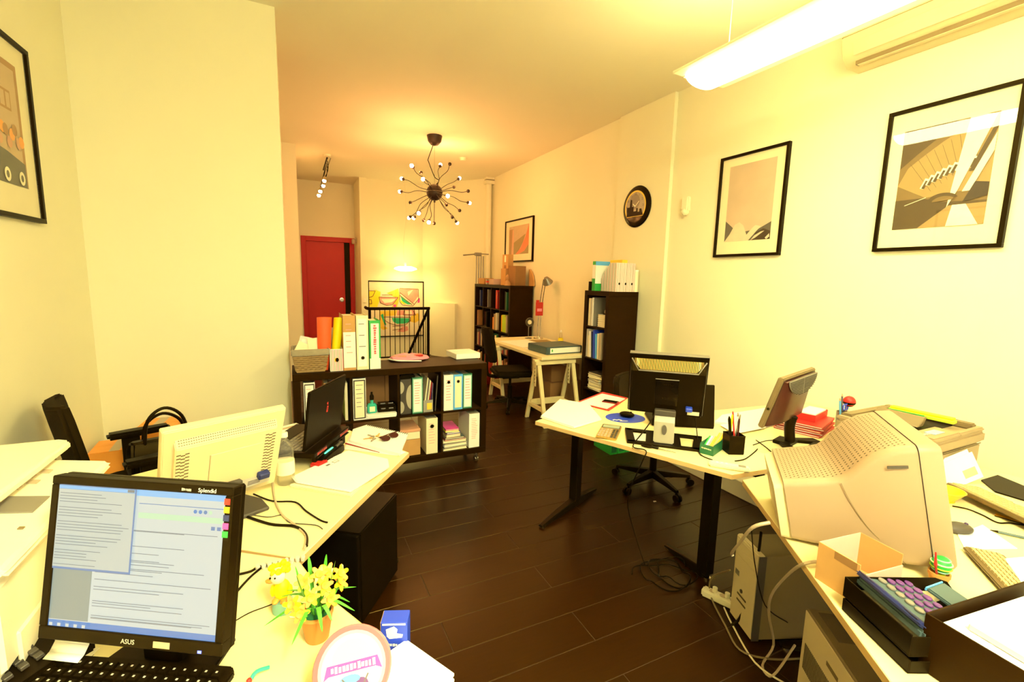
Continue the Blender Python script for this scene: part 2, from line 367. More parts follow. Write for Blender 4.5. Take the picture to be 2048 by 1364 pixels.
# vaulted concrete hall
def q(u, v): return (-.21+.42*u, -.29+.58*v)
pol = [('ph_conc', [q(0, 0), q(1, 0), q(1, 1), q(0, 1)]), ('ph_conc2', [q(.0, .45)]+[q(.1+.9*t, .62+.36*math.sin(t*1.5)) for t in (0, .2, .4, .6, .8)]+[q(1, .98), q(1, .35), q(.35, .3)])]
pol += [('ph_conc3', [q(0, 1), q(0, .62), q(.2, .75), q(.42, .88), q(.6, 1)])]
for i in range(9): pol.append(('ph_conc3', line(q(.40+.055*i, .36+.03*i), q(.12+.085*i, .66+.034*i), .0016)))
pol += [('ph_conc3', [q(0, 0), q(1, 0), q(1, .22), q(.55, .24), q(.3, .30), q(0, .30)]), ('ph_conc2', [q(.3, 0), q(1, 0), q(1, .2), q(.62, .2)])]
for i in range(9):
    u = .30+.06*i; v = .35+.21*math.sin(.3+.14*i)
    pol.append(('ph_light', line(q(u-.005, v-.02), q(u+.045, v+.075), .021))); pol.append(('ph_conc3', line(q(u+.004, v-.02), q(u+.045, v+.055), .014)))
pol += [('ph_light', [q(.60, .18), q(.70, .35), q(.98, .98), q(.86, 1), q(.72, 1), q(.66, .6)]), ('ph_conc3', [q(.78, .5), q(1, .95), q(1, .86), q(.84, .5)]), ('ph_light', [q(.74, .32), q(1, .82), q(1, .66), q(.82, .32)]),
        ('ph_dark', [q(.76, .22), q(1, .26), q(1, .38), q(.86, .40)]), ('ph_conc3', ell(*q(.55, .25), .07, .045, 14, 20, 170)), ('ph_conc', ell(*q(.56, .235), .055, .035, 14, 20, 170)), ('ph_light', line(q(.12, .24), q(.36, .30), .003)),
        ('ph_light', [q(.62, 0), q(.95, 0), q(.8, .2), q(.66, .2)])]
picture('picture_frame', 'black framed sepia photo of a vaulted concrete hall with a row of openings', (XR, 1.385, 2.245), R(-90), .60, .84, pol, .09)
# left wall: old facade with flowers and wheels
def q(u, v): return (-.2+.4*u, -.26+.56*v)
pol = [('ph_sand', [q(0, 0), q(1, 0), q(1, 1), q(0, 1)]), ('ph_brown', rect(*q(.94, 0), *q(1, 1))), ('ph_brown', rect(*q(0, .95), *q(1, 1))), ('ph_brown', rect(*q(.55, .60), *q(.80, .76))), ('ph_sand', rect(*q(.58, .62), *q(.67, .74))), ('ph_sand', rect(*q(.70, .62), *q(.78, .74)))]
pol += [('ph_shade', [q(0, 0), q(.97, 0), q(.97, .2), q(.6, .26), q(0, .32)])]
for i in range(14): pol.append((('ph_clay', 'orange', 'ph_brown')[i % 3], ell(*q(.08+.065*i, .40+.06*math.sin(i*1.9)), .024, .028, 8)))
for i in range(3): pol += [('ph_light', ell(*q(.22+.31*i, .07), .026, .032, 14)), ('ph_shade', ell(*q(.22+.31*i, .07), .013, .017, 10))]
picture('picture_frame', 'black framed photo of a facade with flowers on the left wall', (XL, 2.92, 2.235), R(90), .62, .83, pol, .09)
# far: red dune
def q(u, v): return (-.36+.72*u, -.22+.46*v)
pol = [('ph_sand', [q(0, 0), q(1, 0), q(1, 1), q(0, 1)]), ('ph_brown', [q(0, 0), q(.28, 0), q(.22, .9), q(.0, .9)]), ('ph_clay', [q(.14, 0), q(.3, 0), q(.24, .85), q(.18, .9)]), ('ph_olive', [q(.26, 0), q(.42, 0), q(.72, .4), q(.85, .68), q(.26, .42)]),
       ('ph_red', [q(.36, .0), q(.62, .22), q(.85, .6), q(1, 1), q(1, .3), q(.9, .0)]), ('ph_olive', [q(.5, 0), q(1, 0), q(1, .32), q(.8, .1)])]
picture('picture_frame', 'black framed print of a red dune above the far bookcase', (3.385, 6.80, 2.215), R(-90), 1.02, .69, pol, .09)
# stairwell painting: coloured bowls
pr = PY(847, 563, 9.25); pb = PY(846, 671, 9.25)
w_, h_ = pr.x-1.338, pr.z-pb.z; pc = Vector((pr.x-w_/2, 9.25, (pr.z+pb.z)/2))
def q(cx, cy): p = PY(720+cx/7.58, 540+cy/7.58, 9.25); return (p.x-pc.x, p.z-pc.z)
def qs(*a): return [q(a[i], a[i+1]) for i in range(0, len(a), 2)]
mat('pt_cream', (.92, .80, .58), .7, noise=.05); mat('pt_ochre', (.95, .60, .05), .7, noise=.15); mat('pt_yellow', (.98, .78, .02), .7, noise=.1); mat('pt_green', (.03, .50, .22), .7, noise=.2); mat('pt_pink', (.85, .35, .28), .7, noise=.2); mat('pt_line', (.22, .04, .02), .7)
pol = [('pt_yellow', qs(110, 330, 240, 300, 310, 330, 300, 450, 260, 560, 110, 560)), ('pt_ochre', qs(400, 350, 580, 280, 600, 420, 560, 560, 480, 560, 560, 430)), ('pt_ochre', qs(300, 620, 560, 610, 540, 690, 380, 700, 360, 850, 420, 880, 350, 910, 310, 880)),
       ('pt_ochre', qs(770, 700, 880, 650, 900, 760, 830, 800, 760, 780)), ('pt_green', qs(310, 680, 350, 660, 370, 760, 400, 830, 370, 830)), ('pt_pink', qs(610, 285, 870, 290, 880, 400, 800, 500, 610, 345)),
       ('pt_cream', qs(720, 330, 800, 300, 730, 390)), ('pt_pink', qs(300, 410, 570, 415, 500, 510, 400, 530, 310, 490)), ('pt_cream', qs(320, 440, 540, 440, 480, 490, 370, 500)), ('pt_green', qs(610, 390, 790, 520, 720, 520, 640, 480)),
       ('pt_yellow', qs(610, 450, 700, 520, 660, 520, 612, 490)), ('pt_green', qs(480, 725, 740, 730, 740, 790, 680, 810, 560, 815, 500, 780)), ('pt_pink', qs(640, 860, 720, 850, 730, 910, 660, 940, 560, 930)), ('pt_pink', qs(560, 610, 830, 610, 840, 680, 640, 680, 560, 690)),
       ('pt_cream', qs(680, 620, 780, 620, 790, 670, 680, 670)), ('magenta', qs(880, 420, 905, 430, 900, 490, 870, 500)), ('magenta', qs(500, 525, 545, 520, 540, 560, 510, 560))]
for seg in ((600, 278, 880, 290), (600, 278, 600, 480), (880, 290, 885, 440), (600, 480, 640, 530), (640, 530, 800, 545), (885, 440, 800, 545), (605, 345, 820, 520), (605, 385, 790, 530), (285, 410, 575, 415), (285, 410, 310, 500), (310, 500, 400, 535), (400, 535, 490, 525), (490, 525, 575, 415), (330, 378, 490, 378),
            (110, 312, 230, 318), (230, 318, 190, 400), (190, 400, 110, 425), (120, 445, 170, 450), (170, 450, 175, 510), (120, 510, 180, 512), (360, 712, 760, 715), (380, 765, 450, 810), (450, 810, 560, 835), (560, 835, 700, 820), (700, 820, 760, 760), (760, 715, 760, 780), (650, 680, 840, 680), (650, 680, 665, 610), (840, 680, 790, 600), (490, 850, 690, 845), (490, 910, 640, 890)):
    pol.append(('pt_line', line(q(seg[0], seg[1]), q(seg[2], seg[3]), .011)))
t = picture('painting', 'large abstract painting of colourful outlined bowls on the stairwell wall', pc, 0, w_, h_, pol, .1, bar=.018, mat_m='pt_cream')
# clock
t = thing('wall_clock', 'round glossy black wall clock with a yellow ring and dark skyline', 'clock', (3.36, 3.945, 2.39), R(-90))
cm = MB(); cm.M = RX(R(90)); cm.lathe([(0, 0), (.215, 0), (.217, .008), (.205, .018), (.16, .026), (0, .028)], 40); obj('case', cm, 'black_gloss', t, smooth=True)
mat('clk_ring', (.75, .50, .03), .4, noise=.1); mat('clk_face', (.20, .16, .10), .3, noise=.3); mat('clk_face2', (.34, .28, .18), .3, noise=.3)
pol = [('clk_ring', ell(0, 0, .165, .165, 40, -40, 220)), ('clk_face2', ell(0, 0, .148, .148, 40, -38, 218)), ('clk_face', ell(-.01, .05, .08, .08, 24)),
       ('black', [(-.13, -.10), (.13, -.10), (.10, -.03), (.07, -.03), (.07, -.06), (.045, -.06), (.045, -.02), (.02, -.02), (.02, -.05), (-.02, -.05), (-.02, .0), (-.05, .0), (-.05, .07), (-.075, .08), (-.085, .0), (-.13, .0)])]
pol += [('ph_light', line((0, 0), (-.035, .03), .008)), ('ph_light', line((0, 0), (.06, .05), .006))]
obj('dial', drawing(pol, TR(0, -.0285, 0) @ FRONT), None, t)
for k in range(12):
    if k in (5, 6, 7): continue
    a = R(90-30*k); lettering(t, str(k if k else 12), .034, TR(.128*math.cos(a), -.034, .128*math.sin(a)) @ FRONT, 'ph_dark', 'numeral')
# air conditioner
t = thing('air_conditioner', 'long white split air conditioner mounted high on the right wall', 'air conditioner', (XR, 1.35, 2.98), R(-90))
prof = [(0, 0), (-.13, .0), (-.19, .045), (-.215, .12), (-.215, .25), (-.19, .285), (0, .29)]
b = MB(); W = 1.12; b.loft([[(x, p[0], p[1]) for p in prof] for x in (-W/2, W/2)]); obj('body', b, 'ac_plastic', t, .006, 2, True)
b = MB(); b.loft([[(x, p[0], p[1]) for p in ((-.192, .047), (-.2165, .12), (-.219, .12), (-.197, .044))] for x in (-W/2+.07, W/2-.12)]); obj('louvre', b, 'ac_plastic', t, .001)
obj('air_slot', MB().box(-W/2+.07, W/2-.12, -.165, -.13, -.004, .02), 'beige_dark', t)
obj('vane', MB().box(-W/2+.08, W/2-.13, -.162, -.135, -.008, -.003), 'ac_plastic', t, .001)
obj('front_seam', MB().box(-W/2, W/2, -.2165, -.21, .165, .169), 'beige_dark', t)
# small wall devices
t = thing('motion_sensor', 'small white motion sensor on the right wall beside the pilaster', 'sensor', (XR, 3.28, 2.31), R(-90))
obj('housing', MB().box(-.04, .04, -.05, 0, -.05, .09), 'white_plastic', t, .01, 2); b = MB(); b.ball((0, -.03, -.05), .036, 12, 8); obj('lens', b, 'white_plastic', t, smooth=True)
t = thing('light_switch', 'small white light switch plate on the partition end', 'switch', (1.272, 9.2, 1.12), 0)
obj('plate', MB().box(-.035, .035, -.008, 0, -.055, .055), 'white_plastic', t, .002); obj('rocker', MB().box(-.012, .012, -.012, -.008, -.022, .022), 'paper', t, .001)
t = thing('emergency_lamp', 'small boxy lamp at the upper corner of the red door', 'lamp', (1.208, 9.75, 2.27), R(-90))
obj('bracket', MB().box(-.05, .05, -.03, 0, -.04, .06), 'beige', t, .004); obj('head', MB().box(-.07, .07, -.09, -.03, -.07, .03), 'beige', t, .01)
s = PZ(926, 316, H)
t = thing('smoke_detector', 'round white smoke detector on the ceiling', 'detector', (s.x, s.y, H)); obj('base', MB().lathe([(0, -.012), (.06, -.012), (.06, 0), (0, 0)][::-1], 20), 'white_plastic', t, smooth=True); obj('cap', MB().lathe([(0, -.04), (.042, -.036), (.05, -.012), (0, -.012)], 20), 'white_plastic', t, smooth=True)
# ================================================================== LAMPS
def tube_lamp(loc, label, glow='tube_glow'):
    t = thing('pendant_tube_lamp', label, 'lamp', loc, 0)
    L = 1.5; Wd = .42
    for s in (-1, 1): obj('wing', MB().box(s*.125 if s > 0 else -Wd/2, Wd/2 if s > 0 else -.125, 0, L, .0, .014), 'white_plastic', t, .003)
    n = 10; b = MB(); b.loft([[(.125*math.cos(math.pi*k/n+math.pi), y, .05*math.sin(math.pi*k/n+math.pi)) for k in range(n+1)]+[(.1, y, .01), (-.1, y, .01)] for y in (0.02, L-.02)])
    obj('diffuser', b, glow, t, smooth=True, label='glowing curved white diffuser')
    obj('end_cap', MB().box(-.13, .13, 0, .02, -.004, .02), 'white_plastic', t, .002); obj('end_cap', MB().box(-.13, .13, L-.02, L, -.004, .02), 'white_plastic', t, .002)
    obj('gear_tray', MB().box(-.06, .06, .05, L-.05, .012, .05), 'white_plastic', t, .004)
    for s in (-1, 1): obj('uplight_strip', MB().box(s*.09-.025, s*.09+.025, .06, L-.06, .016, .024), 'up_glow', t)
    for y in (.2, L-.2): obj('suspension_wire', MB().cyl((0, y, .05), (0, y, H-loc[2]), .003, 6), 'white_plastic', t)
    return t
tube_lamp((2.25, .66, 2.80), 'wide white pendant tube lamp hanging parallel to the right wall')
tube_lamp((.55, -1.65, 2.80), 'second white pendant tube lamp above the near left desk', 'tube_glow2')
# sputnik chandelier
hub = PY(869, 385, 6.03)
t = thing('sputnik_chandelier', 'black sphere chandelier with many wavy arms and small bulbs', 'chandelier', (hub.x, hub.y, hub.z))
obj('ceiling_cup', MB().lathe([(0, -.125), (.045, -.115), (.085, -.07), (.10, 0), (0, 0)], 24, (0, 0, H-hub.z)), 'bronze', t, smooth=True)
obj('flex', MB().tube(catmull([(-.02, 0, H-hub.z-.12), (-.085, 0, H-hub.z-.30), (-.08, 0, .38), (0, 0, .2), (.06, 0, .16), (.02, 0, .10)], 6), .005, 6), 'black', t, smooth=True)
obj('steel_wire', MB().cyl((0, 0, .1), (0, 0, H-hub.z-.1), .0025, 5), 'chrome', t)
HR = .105
b = MB().ball((0, 0, 0), HR, 28, 18); ho = obj('hub', b, 'bronze', t, smooth=True)
b = MB(); b.tube([(HR*1.004*math.cos(k*math.pi/14), HR*1.004*math.sin(k*math.pi/14), .008) for k in range(29)], .0022, 5); obj('hub_seam', b, 'chrome', ho)
obj('hub_finial', MB().ball((.0, 0, -HR-.012), .014), 'bronze', ho, smooth=True)
tips = [(415, 468, 1, -1), (785, 455, 1, 1), (560, 640, 1, -1), (1030, 628, 1, 1), (262, 800, 1, 1), (878, 857, 1, -1), (505, 1078, 1, -1), (635, 1195, 1, -1), (380, 1140, 2, 1), (440, 1142, 1, 1), (1000, 1205, 2, 1),
        (915, 428, 0, -1), (525, 545, 0, -1), (285, 632, 2, 1), (970, 740, 0, 1), (1163, 793, 0, -1), (382, 948, 0, -1), (1160, 948, 2, 1), (1047, 1055, 0, -1), (868, 977, 0, -1), (948, 1145, 0, -1), (562, 1187, 0, -1), (702, 1228, 0, -1)]
vdir = Vector((hub.x, hub.y, 0)).normalized(); vr = Vector((vdir.y, -vdir.x, 0))
ppm = FPX/((hub-Vector((0, 0, HC))).dot(fw)); RA = .545
for i, (cx, cy, lit, sg) in enumerate(tips):
    rd = ray(cx/6.495+760, cy/6.495+260).normalized(); oc = Vector((0, 0, HC))-hub
    bb = oc.dot(rd); disc = bb*bb-(oc.dot(oc)-RA*RA); tt_ = -bb+sg*math.sqrt(max(0, disc)); d = oc+rd*tt_
    L = d.length; u = d.normalized(); sd = u.cross(Vector((.3, .5, .8))).normalized()
    wob = .025*(1 if i % 2 else -1)
    obj('arm', MB().tube(catmull([u*HR*.95, u*(HR+(L-HR)*.35)+sd*wob, u*(HR+(L-HR)*.7)-sd*wob*.6, u*(L-.03)], 4), .0042, 6), 'bronze', t, smooth=True)
    k = MB(); k.ball(u*(L-.02), .022, 12, 8); so = obj('socket', k, 'bronze', t, smooth=True)
    if lit: k = MB(); k.ball(u*(L+.006), .022, 10, 7); obj('bulb', k, 'bulb_glow', so, smooth=True, label='small glowing bulb')
# track spotlights in the corridor
a = PZ(654, 309, H); 
t = thing('spotlight_rail', 'slim ceiling wire rail with four small spotlights in the corridor', 'lamp', (a.x, a.y, H))
obj('ceiling_mount', MB().lathe([(0, -.03), (.05, -.03), (.06, 0), (0, 0)], 16), 'white_plastic', t, smooth=True)
obj('rail', MB().tube([(0, 0, -.05), (0, .9, -.05)], .012, 8), 'black', t); obj('rail', MB().tube([(.05, 0, -.05), (.05, .9, -.05)], .004, 6), 'black', t)
for i, (px_, py_) in enumerate(((650, 362), (648, 372), (642, 383), (639, 391))):
    s = PY(px_, py_, a.y+.2+.17*i); l = Vector((s.x-a.x, s.y-a.y, s.z-H))
    so = obj('spot_stem', MB().tube(catmull([(0.02, l.y, -.05), (l.x+.05, l.y, l.z*.5), (l.x, l.y, l.z+.05)], 5), .005, 6), 'black', t, smooth=True)
    obj('spot_cup', MB().cyl((l.x, l.y, l.z+.06), (l.x-.01, l.y-.02, l.z), .022, 12, .034), 'chrome', t, smooth=True)
    obj('spot_bulb', MB().ball((l.x-.012, l.y-.022, l.z-.004), .026, 10, 7), 'spot_glow', t, smooth=True)
# disc pendant in the stairwell
c = PY(811, 538, 8.85)
t = thing('pendant_lamp', 'flat white disc pendant lamp over the stairwell', 'lamp', c)
obj('cord', MB().tube(catmull([(-.02, 0, .07), (-.03, 0, .5), (.02, 0, 1.0), (.0, 0, H-c.z)], 6), .004, 6), 'white_plastic', t, smooth=True)
obj('stem', MB().lathe([(.012, .12), (.018, .08), (.02, .05), (0, .05)][::-1], 12), 'white_plastic', t, smooth=True)
obj('shade', MB().lathe([(0, .052), (.12, .05), (.20, .02), (.215, .0), (.20, -.012), (.15, .03), (0, .035)][::-1], 32), 'opal_glow', t, smooth=True)
obj('diffuser', MB().lathe([(0, -.045), (.10, -.04), (.175, -.018), (.19, 0), (.0, .02)], 32), 'pend_glow', t, smooth=True)
# ================================================================== SHELVES AND DESKS
def cube_shelf(name, label, loc, rz, cols, rows, lift=0, back=False):
    t = thing(name, label, 'bookcase', loc, rz)
    W = .10+cols*.335+(cols-1)*.016; Hh = .10+rows*.335+(rows-1)*.016; D = .39
    z = lift
    obj('top_board', MB().box(0, W, 0, D, z+Hh-.05, z+Hh), 'espresso', t, .002); obj('bottom_board', MB().box(0, W, 0, D, z, z+.05), 'espresso', t, .002)
    for x in (0, W-.05): obj('side_board', MB().box(x, x+.05, 0, D, z+.05, z+Hh-.05), 'espresso', t, .002)
    for r in range(1, rows): zz = z+.05+r*.351-.016; obj('shelf_board', MB().box(.05, W-.05, .002, D-.002, zz, zz+.016), 'espresso', t)
    for r in range(rows):
        for c in range(1, cols): xx = .05+c*.351-.016; zz = z+.05+r*.351; obj('divider', MB().box(xx, xx+.016, .003, D-.003, zz, zz+.335), 'espresso', t)
    if lift:
        for x in (.07, W-.07):
            for y in (.05, D-.05):
                c = obj('caster', MB().cyl((x, y, lift), (x, y, lift-.025), .022, 14).box(x-.008, x+.008, y-.02, y+.02, .03, lift-.02), 'chrome', t, smooth=True)
                obj('wheel', MB().cyl((x-.014, y+.008, .028), (x+.014, y+.008, .028), .028, 16), 'chrome', c, smooth=True)
    return t
SX, SY, SZ = -.02, 3.50, .10
cube_shelf('rolling_cube_shelf', 'low black-brown cube shelf on chrome casters dividing the room', (SX, SY, 0), 0, 4, 2, SZ)
cube_shelf('narrow_cube_shelf', 'tall narrow black-brown cube shelf against the pilaster', (2.945, 4.245, 0), R(-90), 1, 4)
cube_shelf('large_cube_shelf', 'large black-brown cube bookcase against the far right wall', (2.97, 7.72, 0), R(-90), 4, 4)
def lerp(a, b, t): return a+(b-a)*t
# ---- generic paper goods
def binder(name, label, loc, rz, w, h, d, col, strip='paper', lines='ink_red', hole=None, band=None, tilt=0, group=None, n=8, border=None, title=None, cat='binder'):
    t = thing(name, label, cat, loc, rz, group)
    Mt = RY(tilt)
    k = MB(); k.M = Mt; th = .003
    k.box(0, w, 0, th, 0, h).box(0, th, th, d, 0, h).box(w-th, w, th, d, 0, h); obj('cover', k, col, t, .0008)
    k = MB(); k.M = Mt; k.box(.006, w-.006, .02, d-.01, .004, h-.012); obj('pages', k, 'paper_cream', t)
    pol = []
    if border: pol.append((border, rect(.004, .01, w-.004, h-.01)))
    if strip: pol.append((strip, rect(w*.14, h*.06, w*.86, h*.94)))
    if band: pol.append((band[0], rect(.001, h*band[1], w-.001, h*band[2])))
    if lines:
        for i in range(n): z = h*(.84-.62*i/n); a = w*random.uniform(.2, .26); b = w*random.uniform(.6, .8); pol.append((lines, rect(a, z, b, z+h*.012)))
    if hole: pol.append(('chrome', ell(w/2, h*hole, w*.17, w*.17, 16))); pol.append(('black', ell(w/2, h*hole, w*.13, w*.13, 16)))
    if pol: obj('spine_label', drawing(pol, Mt @ TR(0, -.0002, 0) @ FRONT), None, t)
    if title: scribble(t, title[0], title[1], w*.32, Mt @ TR(w/2, -.0035, h*title[2]) @ RY(R(90)) @ FRONT, lines or 'ink')
    return t
def book(name, label, loc, rz, w, h, d, col, tilt=0, group=None, cat='book'):
    t = thing(name, label, cat, loc, rz, group); Mt = RY(tilt); k = MB(); k.M = Mt; th = .002
    k.box(0, w, 0, th, 0, h).box(0, th, th, d, 0, h).box(w-th, w, th, d, 0, h); obj('cover', k, col, t)
    k = MB(); k.M = Mt; k.box(th, w-th, th, d-.004, .003, h-.003); obj('pages', k, 'paper_cream', t); return t
def flatbook(name, label, loc, rz, w, d, h, col, group=None, cat='book', z=0):
    t = thing(name, label, cat, loc, rz, group); k = MB(); th = .0022
    k.box(-w/2, w/2, -d/2, d/2, 0, th).box(-w/2, w/2, -d/2, d/2, h-th, h).box(-w/2, w/2, d/2-th, d/2, th, h-th); obj('cover', k, col, t)
    obj('pages', MB().box(-w/2+.004, w/2-.004, -d/2+.004, d/2-th, th, h-th), 'paper_cream', t); return t
def carton(name, label, loc, rz, w, d, h, col='card', group=None, tape=True, cat='box'):
    t = thing(name, label, cat, loc, rz, group)
    obj('carton', MB().box(-w/2, w/2, -d/2, d/2, 0, h), col, t, .003)
    for s in (-1, 1): obj('flap', MB().box(-w/2, w/2, .001 if s > 0 else -d/2, d/2 if s > 0 else -.001, h, h+.003), col, t, .001)
    if tape: obj('tape', MB().box(-.025, .025, -d/2-.001, d/2+.001, h+.003, h+.0035), 'beige', t)
    return t
def ext(a, b, c, d, Y):   # pixel box on an upright plane -> x0,x1,z0,z1
    l = PY(a, (c+d)/2, Y); r = PY(b, (c+d)/2, Y); tp = PY((a+b)/2, c, Y); bt = PY((a+b)/2, d, Y); return l.x, r.x, bt.z, tp.z
cellx = [SX+.05+k*.351 for k in range(4)]; zr = [SZ+.05, SZ+.05+.351]; ZT = SZ+.786+.0
ZT = SZ+.10+2*.335+.016
yf = SY+.015
# top row of the rolling shelf
x0, x1, _, _ = ext(594, 617, 752, 838, yf); binder('archive_box', 'white archive box with red notes at the wall end of the low shelf', (cellx[0]+.02, yf, zr[1]), 0, x1-x0, .318, .28, 'paper', 'paper', 'ink_pink', n=6, border='dark_grey', cat='box')
k = cellx[0]+.115
for i, (c, hh, lb) in enumerate((('green', .20, 'green spined book low beside the white archive box'), ('card', .30, 'tan card magazine file beside the green book'), ('paper_cream', .305, 'cream magazine file with a dark title beside the tan one'), ('lime', .26, 'lime thin book in the low shelf behind the laptop'))):
    book('book', lb, (k, yf+.02, zr[1]), 0, .034, hh, .22, c); k += .04
x0, x1, _, _ = ext(696, 722, 749, 837, yf)
binder('archive_box', 'white archive box with ruled label and grey border behind the laptop', (cellx[1]+.005, yf, zr[1]), 0, x1-x0, .322, .29, 'paper', 'paper_cream', 'ink', n=6, border='dark_grey', cat='box')
book('book', 'thin pale folder standing left of the ruled white archive box', (cellx[0]+.30, yf+.03, zr[1]), 0, .02, .29, .22, 'paper_cream')
# paper pile with ink bottle and tape device
t = thing('paper_pile', 'white paper pile under the green bottle in the low shelf', 'paper', (cellx[1]+.215, yf+.115, zr[1])); 
for i in range(5): k = MB(); k.M = RZ(R((-2, 1.5, -1, 2, 0)[i])); k.box(-.115, .112, -.12, .12, i*.0065, i*.0065+.006); obj('sheet_bundle', k, 'paper', t, .001)
pz = zr[1]+.033
t = thing('ink_bottle', 'green bottle with black cap on the paper pile', 'bottle', (cellx[1]+.148, yf+.05, pz))
obj('body', MB().prism([(-.034, -.022), (.034, -.022), (.034, .022), (-.034, .022)], 0, .075), 'teal', t, .008, 2, True); obj('neck', MB().lathe([(.0, .072), (.016, .072), (.012, .085), (.012, .11), (0, .11)], 14), 'teal', t, smooth=True)
obj('cap', MB().lathe([(0, .105), (.016, .105), (.016, .135), (.008, .15), (.008, .165), (0, .168)], 14), 'black', t, smooth=True); obj('bottle_label', MB().box(-.02, .02, -.0235, -.022, .015, .055), 'paper_cream', t)
t = thing('cassette_box', 'small black box with silver slots on the paper pile', 'box', (cellx[1]+.265, yf+.08, pz), R(-4))
obj('body', MB().box(-.07, .07, -.05, .05, 0, .045), 'black', t, .004); obj('lid', MB().box(-.066, .066, -.046, .048, .045, .062), 'black_gloss', t, .004)
for s in (-1, 1): obj('slot', MB().cbox((s*.03, -.051, .03), (.034, .003, .008)), 'chrome', t); obj('clip', MB().cbox((s*.03, -.02, .064), (.036, .008, .004)), 'steel_grey', t)
t = thing('cardboard', 'brown cardboard sheet leaning at the back of the low shelf behind the bottle', 'cardboard', (cellx[1]+.2, SY+.37, zr[1])); obj('sheet', MB().box(-.1, .13, -.006, .0, 0, .33), 'card_dark', t, .001); obj('fold', MB().box(.10, .13, -.03, -.006, 0, .30), 'card_dark', t, .001)
# third cell
t = thing('pattern_file', 'grey magazine file with pale circle pattern in the low shelf', 'file', (cellx[2]+.012, yf+.02, zr[1]))
obj('body', MB().box(0, .085, 0, .25, 0, .285), 'dark_grey', t, .002)
mat('pat_pale', (.42, .38, .28), .6, noise=.1)
obj('pattern', drawing([('pat_pale', ell(.085, .14, .04, .10, 16, 90, 270)), ('pat_pale', ell(0, .22, .03, .05, 12, -90, 90)), ('pat_pale', ell(0, .06, .03, .05, 12, -90, 90))], TR(0, -.0002, 0) @ FRONT), None, t)
one('pencil_case', MB().box(0, .12, 0, .16, 0, .032), 'black', 'flat black case on top of the circle-patterned file', 'case', (cellx[2]+.014, yf+.03, zr[1]+.2855), 0, bev=.008, seg=2)
binder('lever_binder', 'dark green bordered binder with red notes beside the circle-patterned file', (cellx[2]+.102, yf+.004, zr[1]), 0, .086, .30, .27, 'green_dark', 'paper', 'ink_red', n=9, border='teal_pale')
t = thing('clear_file', 'clear plastic magazine file holding leaning magazines', 'file', (cellx[2]+.196, yf+.02, zr[1]))
obj('file_walls', MB().box(0, .08, 0, .002, 0, .10).box(0, .002, .002, .24, 0, .24).box(.078, .08, .002, .24, 0, .24).box(.002, .078, .238, .24, 0, .24).box(.002, .078, .002, .238, 0, .002), 'clear_plastic', t)
obj('label', MB().box(.03, .07, -.002, -.0005, .02, .075), 'pt_ochre', t)
for i, c in enumerate(('paper_cream', 'mid_grey', 'paper_cream', 'red_dark', 'violet_dark')):
    book('magazine', ('cream', 'grey', 'second cream', 'dark red', 'violet')[i]+' magazine leaning in the clear plastic file', (cellx[2]+.2+i*.012, yf+.03, zr[1]+.003), 0, .008, .28-.012*i, .2, c, R(7), cat='magazine')
t = thing('black_folder', 'thin black folder leaning against the divider right of the clear file', 'folder', (cellx[2]+.284, yf+.01, zr[1])); k = MB(); k.M = RY(R(4)); k.box(0, .014, 0, .26, 0, .31); obj('cover', k, 'black', t, .002); k = MB(); k.M = RY(R(4)); k.box(.003, .011, -.001, .2, .01, .30); obj('edge', k, 'dark_grey', t)
# fourth cell
for i, (c, s_, b_, l_, lb) in enumerate((('paper', None, None, 'ink_red', 'white binder with ring hole and red print beside the pale blue binder'), ('blue_sky', 'paper_cream', None, None, 'pale blue edged binder with a ring hole between two binders'), ('green_dark', 'paper', 'teal_pale', 'ink_red', 'green bordered binder with red handwriting in the right cell'))):
    binder('lever_binder', lb, (cellx[3]+.012+i*.083, yf+.002, zr[1]), 0, .08, .30, .28, c, s_, l_, hole=.80 if i < 2 else None, border=b_, n=8)
# bottom row
carton('cardboard_box', 'brown cardboard box at the bottom of the low shelf under a red lidded box', (cellx[2]+.09, yf+.14, zr[0]), 0, .16, .25, .135)
t = thing('shoe_box', 'white box with a red lid on the brown cardboard box', 'box', (cellx[2]+.085, yf+.14, zr[0]+.1395)); obj('body', MB().box(-.08, .08, -.13, .12, 0, .06), 'paper_cream', t, .003); obj('lid', MB().box(-.084, .084, -.134, .124, .06, .085), 'ph_clay', t, .004)
binder('lever_binder', 'white binder with ring hole and red frame in the bottom row', (cellx[2]+.215, yf, zr[0]), 0, .095, .30, .28, 'paper_cream', None, 'ink_pink', hole=.78, n=8)
hz = zr[0]
for i, (c, hh, ww, lb) in enumerate((('paper_cream', .02, .21, 'cream'), ('black', .012, .21, 'black'), ('paper', .022, .205, 'white'), ('ph_dark', .01, .2, 'dark brown'), ('paper_cream', .018, .205, 'ivory'), ('red_dark', .012, .18, 'dark red'), ('slate', .014, .17, 'slate'), ('ph_brown', .03, .13, 'brown'), ('blue', .016, .12, 'blue'), ('yellow', .014, .12, 'yellow'), ('magenta', .012, .115, 'magenta'))):
    flatbook('book', lb+' book lying in the pile in the bottom right cell', (cellx[3]+.115-(.02 if i > 6 else 0), yf+.12, hz), R(random.uniform(-4, 4)), ww, .22, hh, c); hz += hh+.0004
binder('archive_box', 'white archive box with a red list at the end of the bottom row', (cellx[3]+.235, yf, zr[0]), 0, .095, .30, .28, 'paper', None, 'ink_pink', n=12, cat='box')
